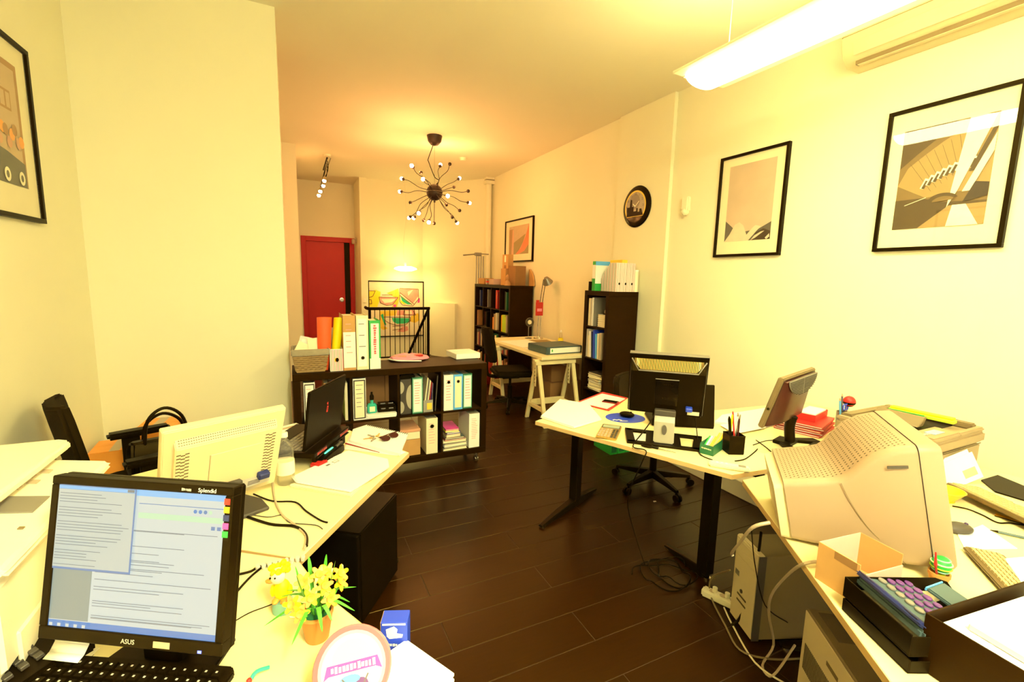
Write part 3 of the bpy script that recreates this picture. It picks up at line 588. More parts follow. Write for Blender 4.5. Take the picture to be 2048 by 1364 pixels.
# ---- on top of the rolling shelf
t = thing('wicker_basket', 'small wicker basket with grey cloth lining full of cards', 'basket', (SX+.125, SY+.16, ZT))
wv = MB(); n = 11
for r in range(9):
    z = .008+r*.0145; ww = .098+r*.0022
    for s in range(4):
        for i in range(n):
            a = -ww+2*ww*i/n; b = -ww+2*ww*(i+1)/n; o = .006 if (i+r) % 2 else -.001
            if s == 0: wv.box(a, b, -ww-o, -ww+.008-o*.3, z, z+.012)
            elif s == 1: wv.box(a, b, ww-.008, ww+o, z, z+.012)
            elif s == 2: wv.box(-ww-o, -ww+.008, a, b, z, z+.012)
            else: wv.box(ww-.008, ww+o, a, b, z, z+.012)
wo = obj('weave', wv, 'wicker', t); wo['kind'] = 'stuff'
obj('base', MB().box(-.095, .095, -.095, .095, 0, .01), 'wicker', t); 
lin = MB()
for (a, b, c, d) in ((-.128, .128, -.128, -.112), (-.128, .128, .112, .128), (-.128, -.112, -.112, .112), (.112, .128, -.112, .112)): lin.box(a, b, c, d, .125, .172)
obj('cloth_lining', lin, 'fabric_grey', t, .006, 2, True)
for i, (dx, dy, a, ti, c) in enumerate(((-.08, -.06, 10, 28, 'paper_cream'), (-.02, -.03, -8, 5, 'paper'), (.04, -.05, 5, -5, 'paper_cream'), (.02, .03, 20, 12, 'card_in'), (.085, .0, -15, -30, 'ph_clay'), (-.05, .06, 0, 15, 'paper'))):
    k = MB(); k.M = TR(SX+.125+dx, SY+.16+dy, ZT+.11) @ RZ(R(a)) @ RX(R(-8)) @ RY(R(ti)); k.box(-.045, .05, -.004, .004, 0, .11+.012*(i % 3)).box(-.04, .045, .004, .006, .002, .105+.012*(i % 3))
    one('card_bundle', k, c, ('large cream', 'white', 'small cream', 'tan', 'pinkish', 'second white')[i]+' card bundle sticking out of the wicker basket', 'cards')
for i, (a, b, c, d, hh, r, cm_, lb) in enumerate(((640, 664, 638, 739, .40, .045, 'red_orange', 'red-orange rolled folder standing beside the wicker basket'),)):
    x0, x1, z0, z1 = ext(a-2, b-4, c, d, SY+.12)
    k = MB(); secs = []
    for zz, sx in ((0, .55), (.4, .9), (1, 1.0)):
        secs.append([((math.cos(u)*.052*sx+.012*zz), math.sin(u)*.035*sx, zz*.395) for u in [j*2*math.pi/20 for j in range(20)]])
    k.loft(secs, False); k.loft([[(p[0]*.9+.002, p[1]*.9, p[2]) for p in s] for s in secs], False)
    one('rolled_folder', k, cm_, lb, 'folder', ((x0+x1)/2-.008, SY+.12, ZT), smooth=True)
x0, x1, _, _ = ext(660, 686, 697, 740, SY+.05)
t = thing('magazine_file', 'pink striped low magazine file holding a yellow roll', 'file', (x0, SY+.045, ZT))
w_ = x1-x0; obj('file_walls', MB().box(0, w_, 0, .003, 0, .165).box(0, .003, .003, .24, 0, .165).box(w_-.003, w_, .003, .24, 0, .165).box(.003, w_-.003, .237, .24, 0, .30).box(.003, w_-.003, .003, .237, 0, .003), 'paper', t)
pol = [('ink_pink' if i % 2 else 'beige', rect(.006+i*w_/8, .003, .012+i*w_/8, .162)) for i in range(8)]+[('amber', ell(w_/2, .085, .016, .016)), ('black', ell(w_/2+.004, .085, .012, .015))]
obj('stripes', drawing(pol, TR(0, -.0002, 0) @ FRONT), None, t)
k = MB(); secs = [[(math.cos(u)*.032*s+zz*.045, math.sin(u)*.03*s, zz*.385) for u in [j*2*math.pi/18 for j in range(18)]] for zz, s in ((0, .9), (.5, 1), (1, 1.15))]
k.loft(secs, False); k.loft([[(p[0]*.93, p[1]*.9, p[2]) for p in s] for s in secs], False)
one('rolled_folder', k, 'yellow', 'bright yellow rolled folder standing in the striped file', 'folder', (x0+w_/2-.012, SY+.14, ZT+.004), smooth=True)
x0, x1, _, z1 = ext(686, 712, 631, 738, SY+.04)
b_ = binder('lever_binder', 'tall white binder with a tan top band on the low shelf', (x0+.002, SY+.04, ZT), 0, x1-x0-.004, z1-ZT, .29, 'card', None, 'ink_pink', n=6, band=('paper', .05, .70))
x0, x1, _, z1 = ext(713, 738, 631, 736, SY+.04)
binder('lever_binder', 'tall cream binder with a dark ring hole beside the tan-topped one', (x0, SY+.04, ZT), 0, x1-x0-.004, z1-ZT, .29, 'paper_cream', 'paper', 'ink', hole=.22, n=3)
x0, x1, _, z1 = ext(739, 761, 641, 734, SY+.04)
binder('lever_binder', 'green binder with a white spine label and red handwriting', (x0, SY+.04, ZT), 0, x1-x0, z1-ZT, .28, 'green', 'paper', 'ink_red', n=0, band=('paper', .0, .22), title=(13, .23, .60))
# plastic bag
p = PZ(818, 722, ZT)
k = MB(); secs = []
for zz, s in ((0, .8), (.014, 1.0), (.03, .92), (.045, .6), (.055, .25)):
    secs.append([(math.cos(u)*.17*s*(1+.12*math.sin(3*u+zz*60)), math.sin(u)*.10*s*(1+.15*math.sin(5*u+zz*40)), zz+.006*math.sin(4*u)*(zz > .01)) for u in [j*2*math.pi/28 for j in range(28)]])
k.loft(secs)
t = thing('plastic_bag', 'crumpled red and white plastic bag lying on the low shelf', 'bag', (p.x, p.y+.05, ZT), R(-6)); obj('film', k, 'pink', t, smooth=True)
obj('print', MB().prism([(.02, -.07), (.13, -.05), (.12, .04), (.03, .03)], .036, .05), 'red', t, .006, 2); obj('white_panel', MB().prism([(-.13, -.05), (-.01, -.06), (-.02, .03), (-.11, .03)], .034, .047), 'ph_clay', t, .006, 2)
obj('handle_edge', MB().tube(catmull([(-.16, -.03, .02), (-.09, -.095, .015), (0, -.11, .012), (.10, -.115, .010)], 5), .006, 6), 'paper', t, smooth=True)
p = PZ(932, 716, ZT); carton('paper_ream', 'white wrapped paper ream at the end of the low shelf', (p.x-.0, p.y+.08, ZT), R(3), .23, .25, .045, 'paper', tape=False)
# ---- desks -----------------------------------------------------------
ZD = .74
def worktop(name, label, poly, legs, z=ZD):
    t = thing(name, label, 'desk', (0, 0, 0))
    obj('worktop', MB().prism(poly, z-.024, z), 'desk', t, .002); 
    n = len(poly); e = MB()
    cx = sum(p[0] for p in poly)/n; cy = sum(p[1] for p in poly)/n
    for i in range(n):
        a = Vector(poly[i]); b = Vector(poly[(i+1) % n]); d = (b-a).normalized(); nn = Vector((d.y, -d.x))
        if nn.dot(Vector((cx, cy))-a) > 0: nn = -nn
        e.prism([tuple(a), tuple(b), tuple(b+nn*.0015), tuple(a+nn*.0015)], z-.0235, z-.0015)
    obj('edge_band', e, 'desk_edge', t)
    for (x, y, fx, fy, l0, l1) in legs:
        d = Vector((fx, fy)).normalized(); nn = Vector((-d.y, d.x))
        obj('leg_post', MB().prism([(x+d.x*a+nn.x*b, y+d.y*a+nn.y*b) for a, b in ((-.035, -.03), (.035, -.03), (.035, .03), (-.035, .03))], .03, z-.024), 'black_metal', t, .004)
        k = MB(); secs = []
        for s, hh, ww in ((-l0, .022, .022), (-l0*.5, .045, .03), (0, .06, .036), (l1*.5, .045, .03), (l1, .022, .022)):
            c = Vector((x, y))+d*s; secs.append([(c.x+nn.x*ww, c.y+nn.y*ww, .008), (c.x-nn.x*ww, c.y-nn.y*ww, .008), (c.x-nn.x*ww*.7, c.y-nn.y*ww*.7, hh), (c.x+nn.x*ww*.7, c.y+nn.y*ww*.7, hh)])
        k.loft(secs); obj('t_foot', k, 'black_metal', t, .004)
        for s in (-l0*.93, l1*.93): c = Vector((x, y))+d*s; obj('foot_glide', MB().cyl((c.x, c.y, 0), (c.x, c.y, .012), .02, 12), 'chrome', t)
        obj('beam_bracket', MB().prism([(x+d.x*a+nn.x*b, y+d.y*a+nn.y*b) for a, b in ((-.28, -.02), (.28, -.02), (.28, .02), (-.28, .02))], z-.05, z-.024), 'black_metal', t, .002)
    return t
DC = [(1.312, 2.35), (1.774, 1.331), (2.033, 1.308), (3.38, 1.27), (3.38, 2.03), (2.58, 2.11), (2.40, 2.50), (2.04, 2.68)]
worktop('corner_desk', 'pale corner desk with black T-legs by the right wall', DC, [(1.775, 2.565, .611, .289, .42, .30), (1.985, 1.60, .05, 1, .02, .30)])
DD = [(1.771, 1.272), (2.02, 1.262), (3.02, 1.225), (3.02, -.25), (.64, -.25), (1.157, .431)]
worktop('side_desk', 'pale desk with angled front edge carrying the beige tube monitor', DD, [(2.16, .92, .8, -.6, .32, .35)])
DA = [(.489, 2.139), (.225, 2.655), (-.08, 2.60), (-.66, 2.315), (-.80, 2.20), (-.40, 1.72), (-.008, 1.425)]
worktop('far_left_desk', 'pale angled desk carrying the black laptop', DA, [(.02, 2.47, .95, -.15, .40, .47)])
DB = [(-.012, 1.415), (.039, 1.25), (.245, .842), (.42, .49), (.30, -.3), (-1.14, -.3), (-1.14, 2.18), (-.81, 2.19), (-.41, 1.705)]
worktop('near_left_desk', 'pale desk under the black computer monitor and the flower pot', DB, [(-.55, .75, 1, .2, .3, .35)])
# ---- trestle table
t = thing('trestle_table', 'white drafting table on pine trestles along the right wall', 'table', (0, 0, 0))
ZTT = .755; obj('tabletop', MB().box(2.43, 3.29, 4.255, 5.90, ZTT-.035, ZTT), 'white_table', t, .003)
def trestle(yc, xa, xb, zt):
    for x in (xa, xb):
        for s in (-1, 1):
            b = Vector((x, yc+s*.215, 0)); a = Vector((x, yc+s*.035, zt-.06)); k = MB()
            k.loft([[(p.x-.022, p.y-.014-s*0, p.z), (p.x+.022, p.y-.014, p.z), (p.x+.022, p.y+.014, p.z), (p.x-.022, p.y+.014, p.z)] for p in (b, a)]); lg = obj('leg', k, 'pine', t, .002)
        obj('lower_rail', MB().box(x-.016, x+.016, yc-.17, yc+.17, .16, .20), 'pine', t, .002)
        k = MB().box(x-.03, x-.022, yc-.02, yc+.02, zt-.30, zt-.05); up_ = obj('height_strut', k, 'pine', t, .002)
        for j in range(5): obj('peg_hole', MB().cyl((x-.032, yc, zt-.10-j*.04), (x-.029, yc, zt-.10-j*.04), .006, 8), 'black', up_)
    obj('cross_bar', MB().box(xa-.04, xb+.04, yc-.04, yc+.04, zt-.06, zt-.02), 'pine', t, .003)
    obj('top_bar', MB().box(xa-.05, xb+.05, yc-.022, yc+.022, zt-.02, zt), 'pine', t, .002)
    obj('stretcher', MB().box(xa, xb, yc+.12, yc+.14, .165, .235), 'pine', t, .002)
trestle(4.33, 2.42, 2.86, ZTT-.035); trestle(5.42, 2.42, 3.12, ZTT-.035)
# ---- office chairs
def office_chair(name, label, loc, rz, back='pad', arms=True, seat_h=.46, top=.95):
    t = thing(name, label, 'chair', loc, rz)     # faces -y (back at +y)
    for k in range(5):
        a = 2*math.pi*k/5+.3; c, s = math.cos(a), math.sin(a); m = MB(); m.M = RZ(a)
        m.loft([[(x, -w, z0), (x, w, z0), (x, w*.7, z1), (x, -w*.7, z1)] for x, w, z0, z1 in ((.02, .03, .07, .125), (.17, .024, .07, .105), (.30, .017, .065, .085))]); lg = obj('base_leg', m, 'black', t, .003)
        m = MB(); m.M = RZ(a); m.cyl((.29, 0, .05), (.29, 0, .075), .01, 8); m.cyl((.305, -.022, .027), (.305, -.006, .027), .027, 14).cyl((.305, .006, .027), (.305, .022, .027), .027, 14); obj('caster', m, 'black', lg, smooth=True)
    obj('gas_column', MB().cyl((0, 0, .09), (0, 0, .28), .028, 14).cyl((0, 0, .28), (0, 0, seat_h-.06), .016, 12), 'black', t, smooth=True)
    obj('mechanism', MB().box(-.09, .09, -.1, .12, seat_h-.085, seat_h-.05), 'black', t, .008)
    sp = [(-.23, -.2), (-.2, -.24), (.2, -.24), (.23, -.2), (.235, .1), (.2, .22), (-.2, .22), (-.235, .1)]
    obj('seat', MB().prism(sp, seat_h-.05, seat_h+.03), 'black_fabric', t, .025, 3, True)
    obj('back_stem', MB().tube(catmull([(0, .1, seat_h-.07), (0, .27, seat_h-.05), (0, .30, seat_h+.06), (0, .29, seat_h+.22)], 5), .022, 8), 'black', t, smooth=True)
    m = MB(); m.M = TR(0, .27, seat_h+.12) @ RX(R(-10)); hh = top-seat_h-.12
    m.loft([[(x*wd, y-.05*abs(x)**2, z) for x, y in ((-1, -.02), (-.5, -.03), (.5, -.03), (1, -.02), (1, .02), (.5, .03), (-.5, .03), (-1, .02))] for z, wd in ((0, .15), (.06, .2), (hh*.5, .225), (hh*.85, .21), (hh, .16))])
    obj('backrest', m, 'black_fabric', t, .012, 2, True)
    if arms:
        for s in (-1, 1):
            obj('arm_post', MB().box(s*.262-.014, s*.262+.014, -.02, .06, seat_h-.03, seat_h+.20), 'black', t, .006)
            obj('arm_bracket', MB().box(min(s*.18, s*.27), max(s*.18, s*.27), -.01, .05, seat_h-.065, seat_h-.035), 'black', t, .004)
            obj('arm_pad', MB().prism([(s*.262-.035, -.16), (s*.262+.035, -.16), (s*.262+.042, .0), (s*.262+.035, .12), (s*.262-.035, .12), (s*.262-.042, .0)], seat_h+.20, seat_h+.235), 'black', t, .012, 2, True)
    return t
office_chair('office_chair', 'black office chair with arms behind the far left desk', (-.73, 2.90, 0), R(112), arms=True, seat_h=.47, top=.98)
office_chair('office_chair', 'black office chair whose star base shows under the corner desk', (2.53, 2.60, 0), R(30), arms=False, seat_h=.45, top=.86)
office_chair('office_chair', 'black mesh-back office chair at the drafting table', (2.40, 4.98, 0), R(80), arms=False, seat_h=.47, top=1.02)
# ================================================================== LEFT DESKS
def xy(p): return (p.x, p.y)
def sheets(name, label, px, z, n=1, m='paper', th=.0012, jit=0, cat='paper', group=None, lines=None):
    pts = [PZ(x, y, z) for x, y in px]; c = sum(pts, Vector())/len(pts)
    t = thing(name, label, cat, (c.x, c.y, z), 0, group)
    loc = [(p.x-c.x, p.y-c.y) for p in pts]
    for i in range(n):
        k = MB(); k.M = TR(random.uniform(-jit, jit), random.uniform(-jit, jit), 0) @ RZ(R(random.uniform(-jit*200, jit*200)) if i else 0); k.prism(loc, i*th, i*th+th*.96); obj('sheet', k, m, t)
    if lines:
        a, b, cc, d = [Vector(v) for v in loc[:4]]; pol = []
        for i in range(lines):
            f = .12+.76*i/lines; l = a.lerp(d, f); r = b.lerp(cc, f); pol.append(('ink', line(l.lerp(r, .12), l.lerp(r, random.uniform(.5, .88)), .0016)))
        obj('print', drawing(pol, TR(0, 0, n*th)), None, t)
    return t
KEYM = {}
def keyboard(name, label, loc, rz, w, d, body, key, nx=18, ny=6, h=.022, tilt=4, legend=None):
    t = thing(name, label, 'keyboard', loc, rz)
    Mt = RX(R(tilt))
    k = MB(); k.M = Mt; k.prism([(-w/2, -d/2+.01), (-w/2+.01, -d/2), (w/2-.01, -d/2), (w/2, -d/2+.01), (w/2, d/2-.012), (w/2-.012, d/2), (-w/2+.012, d/2), (-w/2, d/2-.012)], .006, h); obj('body', k, body, t, .003, 2)
    kw = (w-.03)/nx; kd = (d-.03)/ny; km = (key, round(kw, 4), round(kd, 4))
    if km not in KEYM:
        q_ = MB(); a, b = kw*.47, kd*.47; q_.loft([[(-a, -b, 0), (a, -b, 0), (a, b, 0), (-a, b, 0)], [(-a*.75, -b*.75, .008), (a*.75, -b*.75, .008), (a*.75, b*.8, .008), (-a*.75, b*.8, .008)]]); KEYM[km] = q_.mesh('key'); KEYM[km].materials.append(M_(key))
    leg = MB(); leg.mat(legend or 'paper')
    for j in range(ny):
        i = 0
        while i < nx:
            wd = 6 if (j == 0 and i == 4) else 1
            o = bpy.data.objects.new('key', KEYM[km]); COL.objects.link(o); o.parent = t
            Mk = Mt @ TR(-w/2+.015+kw*(i+wd/2), -d/2+.015+kd*(j+.5), h); o.matrix_local = Mk @ Matrix.Diagonal((wd*(.995 if wd > 1 else 1), 1, 1, 1))
            if legend and wd == 1: leg.M = Mk; leg.box(-kw*.16, kw*.02, -kd*.02, kd*.16, .0081, .0086)
            i += wd
    if legend: lo = obj('key_legends', leg, None, t); lo['kind'] = 'stuff'
    return t
# ---- screen monitor facing the camera
c = Vector((-.304, 1.094, 1.009)); yw = R(-31); 
t = thing('computer_monitor', 'black square monitor with a lit screen on the near left desk', 'monitor', (c.x, c.y, ZD), yw)
Mp = TR(0, 0, c.z-ZD) @ RX(R(-11)); W, Hh = .40, .328
k = MB(); k.M = Mp; bz = .017
for (a, b, e, f) in ((-W/2, W/2, -Hh/2, -Hh/2+.026), (-W/2, W/2, Hh/2-bz, Hh/2), (-W/2, -W/2+bz, -Hh/2+.026, Hh/2-bz), (W/2-bz, W/2, -Hh/2+.026, Hh/2-bz)): k.box(a, b, -.006, .02, e, f)
obj('bezel', k, 'black', t, .002)
k = MB(); k.M = Mp; k.loft([[(-W/2*s, y, -Hh/2*s), (W/2*s, y, -Hh/2*s), (W/2*s, y, Hh/2*s), (-W/2*s, y, Hh/2*s)] for y, s in ((.018, 1), (.035, 1), (.055, .8))]); obj('back_shell', k, 'black', t, .004)
sx0, sx1, sz0, sz1 = -W/2+bz, W/2-bz, -Hh/2+.026, Hh/2-bz; sw, sh = sx1-sx0, sz1-sz0
def s_(u, v): return (sx0+sw*u, sz0+sh*v)
pol = [('scr_page', rect(sx0, sz0, sx1, sz1)), ('scr_side', rect(*s_(0, .05), *s_(.24, .42))), ('scr_blue', rect(*s_(0, 0), *s_(1, .045))), ('scr_sky', rect(*s_(.47, .955), *s_(1, 1))), ('scr_edge', rect(*s_(.49, .90), *s_(1, .905))), ('scr_green', rect(*s_(.49, .80), *s_(1, .84)))]
for v in (.71, .705, .60, .55, .50, .49, .47, .44, .43, .40, .35, .30, .28, .20, .185, .165, .10, .085, .08):
    pol.append(('scr_line', rect(*s_(.26 if v < .41 else .47, v), *s_(random.uniform(.6, .97), v+.004))))
for i, u in enumerate((.83, .86, .89, .92)): pol.append((('scr_blue', 'scr_blue', 'scr_edge', 'scr_green')[i], ell(*s_(u, .875), .004, .004, 8)))
for u in (.93, .965): pol.append(('scr_edge', rect(*s_(u, .755), *s_(u+.022, .78))))
pol += [('scr_edge', rect(*s_(0, .405), *s_(.475, 1))), ('scr_page2', rect(*s_(.0, .42), *s_(.465, .97))), ('scr_sky', rect(*s_(0, .972), *s_(.465, .995))), ('scr_line', rect(*s_(.42, .975), *s_(.462, .994)))]
for i in range(26):
    v = .94-.02*i
    if i % 5 != 4: pol.append(('scr_line', rect(*s_(.01, v), *s_(random.uniform(.2, .45), v+.004))))
for i in range(5): pol.append(('scr_page', rect(*s_(.02+.05*i, .012), *s_(.04+.05*i, .034))))
obj('screen', drawing(pol, Mp @ TR(0, -.002, 0) @ FRONT, .00008), None, t, label='lit screen showing overlapping document windows')
lettering(t, 'ASUS', .013, Mp @ TR(.0, -.0068, -Hh/2+.012) @ FRONT, 'light_grey'); lettering(t, 'Splendid', .0115, Mp @ TR(W/2-.055, -.0068, Hh/2-.009) @ FRONT, 'paper'); scribble(t, 7, .024, .006, Mp @ TR(W/2-.098, -.0066, Hh/2-.009) @ FRONT, 'light_grey')
k = MB(); k.M = Mp; k.box(.055, .09, -.0068, -.006, -Hh/2+.006, -Hh/2+.018); obj('sticker', k, 'beige', t)
k = MB(); k.M = Mp; k.box(W/2-.05, W/2-.042, -.0068, -.006, -Hh/2+.004, -Hh/2+.009); obj('power_led', k, 'led_blue', t)
for i, m in enumerate(('red', 'amber', 'blue_dark', 'magenta', 'green')):
    k = MB(); k.M = Mp; k.box(W/2-.017, W/2-.005, -.0068, -.006, Hh/2-.034-.016*i, Hh/2-.022-.016*i); obj('function_sticker', k, m, t)
obj('neck', MB().box(-.045, .045, .035, .075, .012, .24), 'black', t, .004); obj('base', MB().prism([(-.12, -.08), (.12, -.08), (.13, .0), (.11, .12), (-.11, .12), (-.13, .0)], 0, .014), 'black', t, .004, 2)
k = MB(); k.M = TR(.02, -.05, .0145); k.box(-.035, .035, -.012, .012, 0, .0006); obj('base_sticker', k, 'steel_grey', t)
# keyboard in front of it
a = PZ(84, 1304, .765); b = PZ(477, 1333, .765); u = (b-a); kr = math.atan2(u.y, u.x); kw = u.length
cc = (a+b)/2-Vector((-math.sin(kr), math.cos(kr), 0))*.08
keyboard('keyboard', 'black keyboard with white legends in front of the lit monitor', (cc.x, cc.y, ZD+.001), kr, kw, .16, 'black', 'black', 18, 6, legend='light_grey')
# curled receipt standing against the monitor foot
p = PZ(148, 1304, .772); k = MB(); Wd = .08
pts = [(-.012, .055), (.0, .066), (.012, .058), (.016, .04), (.012, .02), (.0, .006), (-.014, .0)]
secs = [[(x, y, z) for x in (0,)] for y, z in pts]
for i in range(len(pts)-1): k.add([(-Wd/2, pts[i][0], pts[i][1]), (Wd/2, pts[i][0], pts[i][1]), (Wd/2, pts[i+1][0], pts[i+1][1]), (-Wd/2, pts[i+1][0], pts[i+1][1])], [(0, 1, 2, 3)])
p = PZ(134, 1308, .792); t = thing('receipt', 'curled white till receipt standing against the monitor behind the keyboard', 'receipt', (p.x, p.y, p.z-.004), yw)
ro = obj('paper_strip', k, 'paper', t, smooth=True); so = ro.modifiers.new('thickness', 'SOLIDIFY'); so.thickness = .0006
sheets('note', 'small cream note lying between the receipt and monitor foot', [(152, 1290), (200, 1296), (182, 1314), (140, 1308)], ZD+.0155, 1, 'paper_cream')
# desk phone at the left edge
p = PZ(20, 1318, .76); t = thing('desk_phone', 'black desk phone beside the keyboard at the left', 'phone', (p.x+.02, p.y-.03, ZD), R(-50))
obj('body', MB().loft([[(x, y0, 0), (x, y1, 0), (x, y1, h1), (x, y0, h0)] for x, y0, y1, h0, h1 in ((-.09, -.10, .10, .02, .055), (.09, -.10, .10, .02, .055))]), 'black', t, .006, 2)
obj('handset', MB().tube(catmull([(-.06, -.09, .05), (-.065, -.03, .068), (-.065, .03, .074), (-.06, .09, .068)], 5), .018, 10), 'black_gloss', t, smooth=True)
for i in range(4):
    for j in range(3): k = MB(); k.M = TR(.0+j*.024, -.05+i*.024, .034+.0043*i) @ RX(R(10)); k.cbox((0, 0, 0), (.016, .014, .008)); obj('key', k, 'dark_grey', t, .001)
obj('display', MB().cbox((.03, .07, .054), (.08, .03, .006)), 'display', t, .001)
# multifunction printer
t = thing('multifunction_printer', 'white multifunction printer standing against the left wall', 'printer', (-1.14, 1.14, ZD))
k = MB(); prof = [(0, 0), (.56, 0), (.60, .04), (.60, .25), (.57, .28), (0, .30)]
k.loft([[(p[0], y, p[1]) for p in prof] for y in (0, .58)]); obj('body', k, 'white_plastic', t, .02, 3, True)
k = MB(); k.loft([[(x, y, z) for x, z in ((.44, .295), (.622, .265), (.635, .275), (.625, .288), (.44, .322))] for y in (-.01, .10, .46, .56)]); obj('control_panel', k, 'white_plastic', t, .010, 2, True)
def pm(x, y, w_, d_, m, nm, h=.003): k = MB(); k.M = TR(x, y, .322-(x-.44)*.184+.0005) @ RY(R(10.4)); k.box(-w_/2, w_/2, -d_/2, d_/2, 0, h); return obj(nm, k, m, t, .0008)
pm(.545, .265, .075, .085, 'mid_grey', 'display'); pm(.55, .095, .012, .012, 'led_blue', 'start_button', .002); pm(.59, .15, .010, .010, 'beige_dark', 'button')
for i in range(4): pm(.50+.02*(i % 2), .36+.035*i, .02, .022, 'beige', 'button')
obj('scanner_lid', MB().prism([(0, .02), (.51, .02), (.53, .04), (.53, .60), (.50, .62), (0, .62)], .325, .352), 'white_plastic', t, .008, 2, True)
obj('feeder', MB().loft([[(x, y, z) for x, z in ((.02, .352), (.36, .352), (.33, .39), (.05, .41))] for y in (.05, .48)]), 'white_plastic', t, .012, 2, True)
obj('document_tray', MB().loft([[(.08, .12, .412), (.33, .12, .394), (.33, .13, .40), (.08, .13, .42)], [(.08, .44, .412), (.33, .44, .394), (.33, .44, .40), (.08, .44, .42)]]), 'beige', t, .002)
obj('feed_slot', MB().box(.40, .47, .16, .30, .352, .354), 'mid_grey', t); obj('lid_shadow_gap', MB().box(.02, .50, .04, .58, .30, .325), 'beige_dark', t)
obj('paper_cassette', MB().box(.597, .606, .06, .50, .03, .11), 'white_plastic', t, .004)
# white monitor seen from behind
c = Vector((-.232, 1.798, .944)); yw = R(25.6); W, Hh = .375, .352
t = thing('white_monitor', 'cream flat monitor seen from behind with perforated vents', 'monitor', (c.x, c.y, ZD), yw)
Mp = TR(0, 0, c.z-ZD) @ RX(R(21.3))
k = MB(); k.M = Mp; k.loft([[(-W/2*s, y, -Hh/2*s2), (W/2*s, y, -Hh/2*s2), (W/2*s, y, Hh/2*s2), (-W/2*s, y, Hh/2*s2)] for y, s, s2 in ((.026, 1, 1), (.0, 1, 1), (-.004, .985, .985))]); obj('frame', k, 'beige_warm', t, .003, 2)
k = MB(); k.M = Mp; a_, b_ = W/2*.84, Hh/2*.80
k.loft([[(-a_, -.004, -b_), (a_, -.004, -b_), (a_, -.004, b_), (-a_, -.004, b_)], [(-a_*.99, -.022, -b_*.97), (a_*.99, -.022, -b_*.97), (a_*.99, -.022, b_*.80), (-a_*.99, -.022, b_*.80)]]); obj('back_hump', k, 'beige_warm', t, .003, 2)
k = MB(); k.M = Mp
for j in range(3):
    for i in range(44): x = -a_*.93+2*a_*.93*i/43; z = b_*(.97-.05*j); yv = -.0045-(.0175)*((b_-z)/(b_*.2)); k.box(x, x+.0035, yv-.001, yv+.004, z-.004, z)
for s in (-1, 1):
    for j in range(17):
        for i in range(3): x = s*a_*(.93-.075*i)-.006; z = b_*.62-j*.0135-(.004 if i % 2 else 0); k.box(x, x+.012, -.0226, -.02, z, z+.004)
vo = obj('vent_holes', k, 'hole', t); vo['kind'] = 'stuff'
k = MB(); k.M = Mp; k.box(-.055, .11, -.0232, -.021, -b_*.86, b_*.42); obj('cover_plate', k, 'beige_warm', t, .001)
k = MB(); k.M = Mp; k.box(-.0575, -.056, -.0225, -.0215, -b_*.86, b_*.42); obj('plate_seam', k, 'beige_dark', t)
k = MB(); k.M = Mp; k.box(.02, a_*.98, -.0235, -.02, -b_*.98, -b_*.66); obj('port_bay', k, 'light_grey', t, .001)
k = MB(); k.M = Mp; k.cbox((a_*.78, -.034, -b_*.62), (.04, .026, .026)); po = obj('video_plug', k, 'blue_dark', t, .004)
for i in range(3): k = MB(); k.M = Mp; k.box(.075, .118, -.0242, -.0234, -b_*.80-.007*i, -b_*.80-.007*i+.003); obj('spec_print', k, 'ink', t)
obj('stand', MB().box(-.05, .05, -.01, .03, .01, .12), 'dark_grey', t, .006); obj('base', MB().prism([(-.11, -.07), (.11, -.07), (.12, .02), (.09, .11), (-.09, .11), (-.12, .02)], 0, .014), 'dark_grey', t, .004)
# bottle
p = PZ(572, 970, ZD); t = thing('water_bottle', 'clear plastic water bottle with pale label beside the white monitor', 'bottle', (p.x, p.y+.02, ZD))
obj('shell', MB().lathe([(0, 0), (.030, 0), (.034, .012), (.034, .05), (.031, .055), (.034, .06), (.034, .105), (.033, .115), (.035, .125), (.034, .15), (.022, .178), (.012, .19), (.012, .20), (0, .20)], 20), 'water_plastic', t, smooth=True)
obj('bottle_label', MB().lathe([(.0345, .045), (.0352, .045), (.0352, .10), (.0345, .10)], 20), 'paper_cream', t, smooth=True); obj('cap', MB().lathe([(0, .198), (.0145, .198), (.0145, .215), (.013, .217), (0, .217)], 16), 'white_plastic', t, smooth=True)
# laptop on a riser
c = Vector((.126, 2.259, .959)); yw = R(61.6); W, Hh = .38, .273
t = thing('laptop', 'open black laptop with a red emblem on its lid', 'laptop', (c.x, c.y, ZD), yw)
Mp = TR(0, 0, c.z-ZD) @ RX(R(7.5))
k = MB(); k.M = Mp; k.box(-W/2, W/2, -.004, .008, -Hh/2, Hh/2); obj('lid', k, 'black', t, .003, 2)
k = MB(); k.M = Mp; k.box(-W/2+.012, W/2-.012, .008, .0086, -Hh/2+.02, Hh/2-.012); obj('screen', k, 'black_gloss', t)
pol = [('red', [(-.012, .025), (.004, .028), (.006, .012), (-.004, .016)]), ('red', [(-.006, .010), (.010, .006), (.006, -.024), (-.010, -.02)]), ('maroon', [(-.004, .004), (.004, .002), (.002, -.014), (-.004, -.012)])]
obj('lid_emblem', drawing(pol, Mp @ TR(.0, -.0042, .015) @ FRONT), None, t, label='small red emblem')
zb = c.z-ZD-Hh/2-.002
k = MB(); k.box(-W/2, W/2, -.03, .25, zb-.024, zb); obj('base', k, 'black', t, .003, 2)
for s in (-1, 1): obj('rear_vent', MB().box(s*.12-.05, s*.12+.05, -.0315, -.029, zb-.019, zb-.004), 'maroon', t)

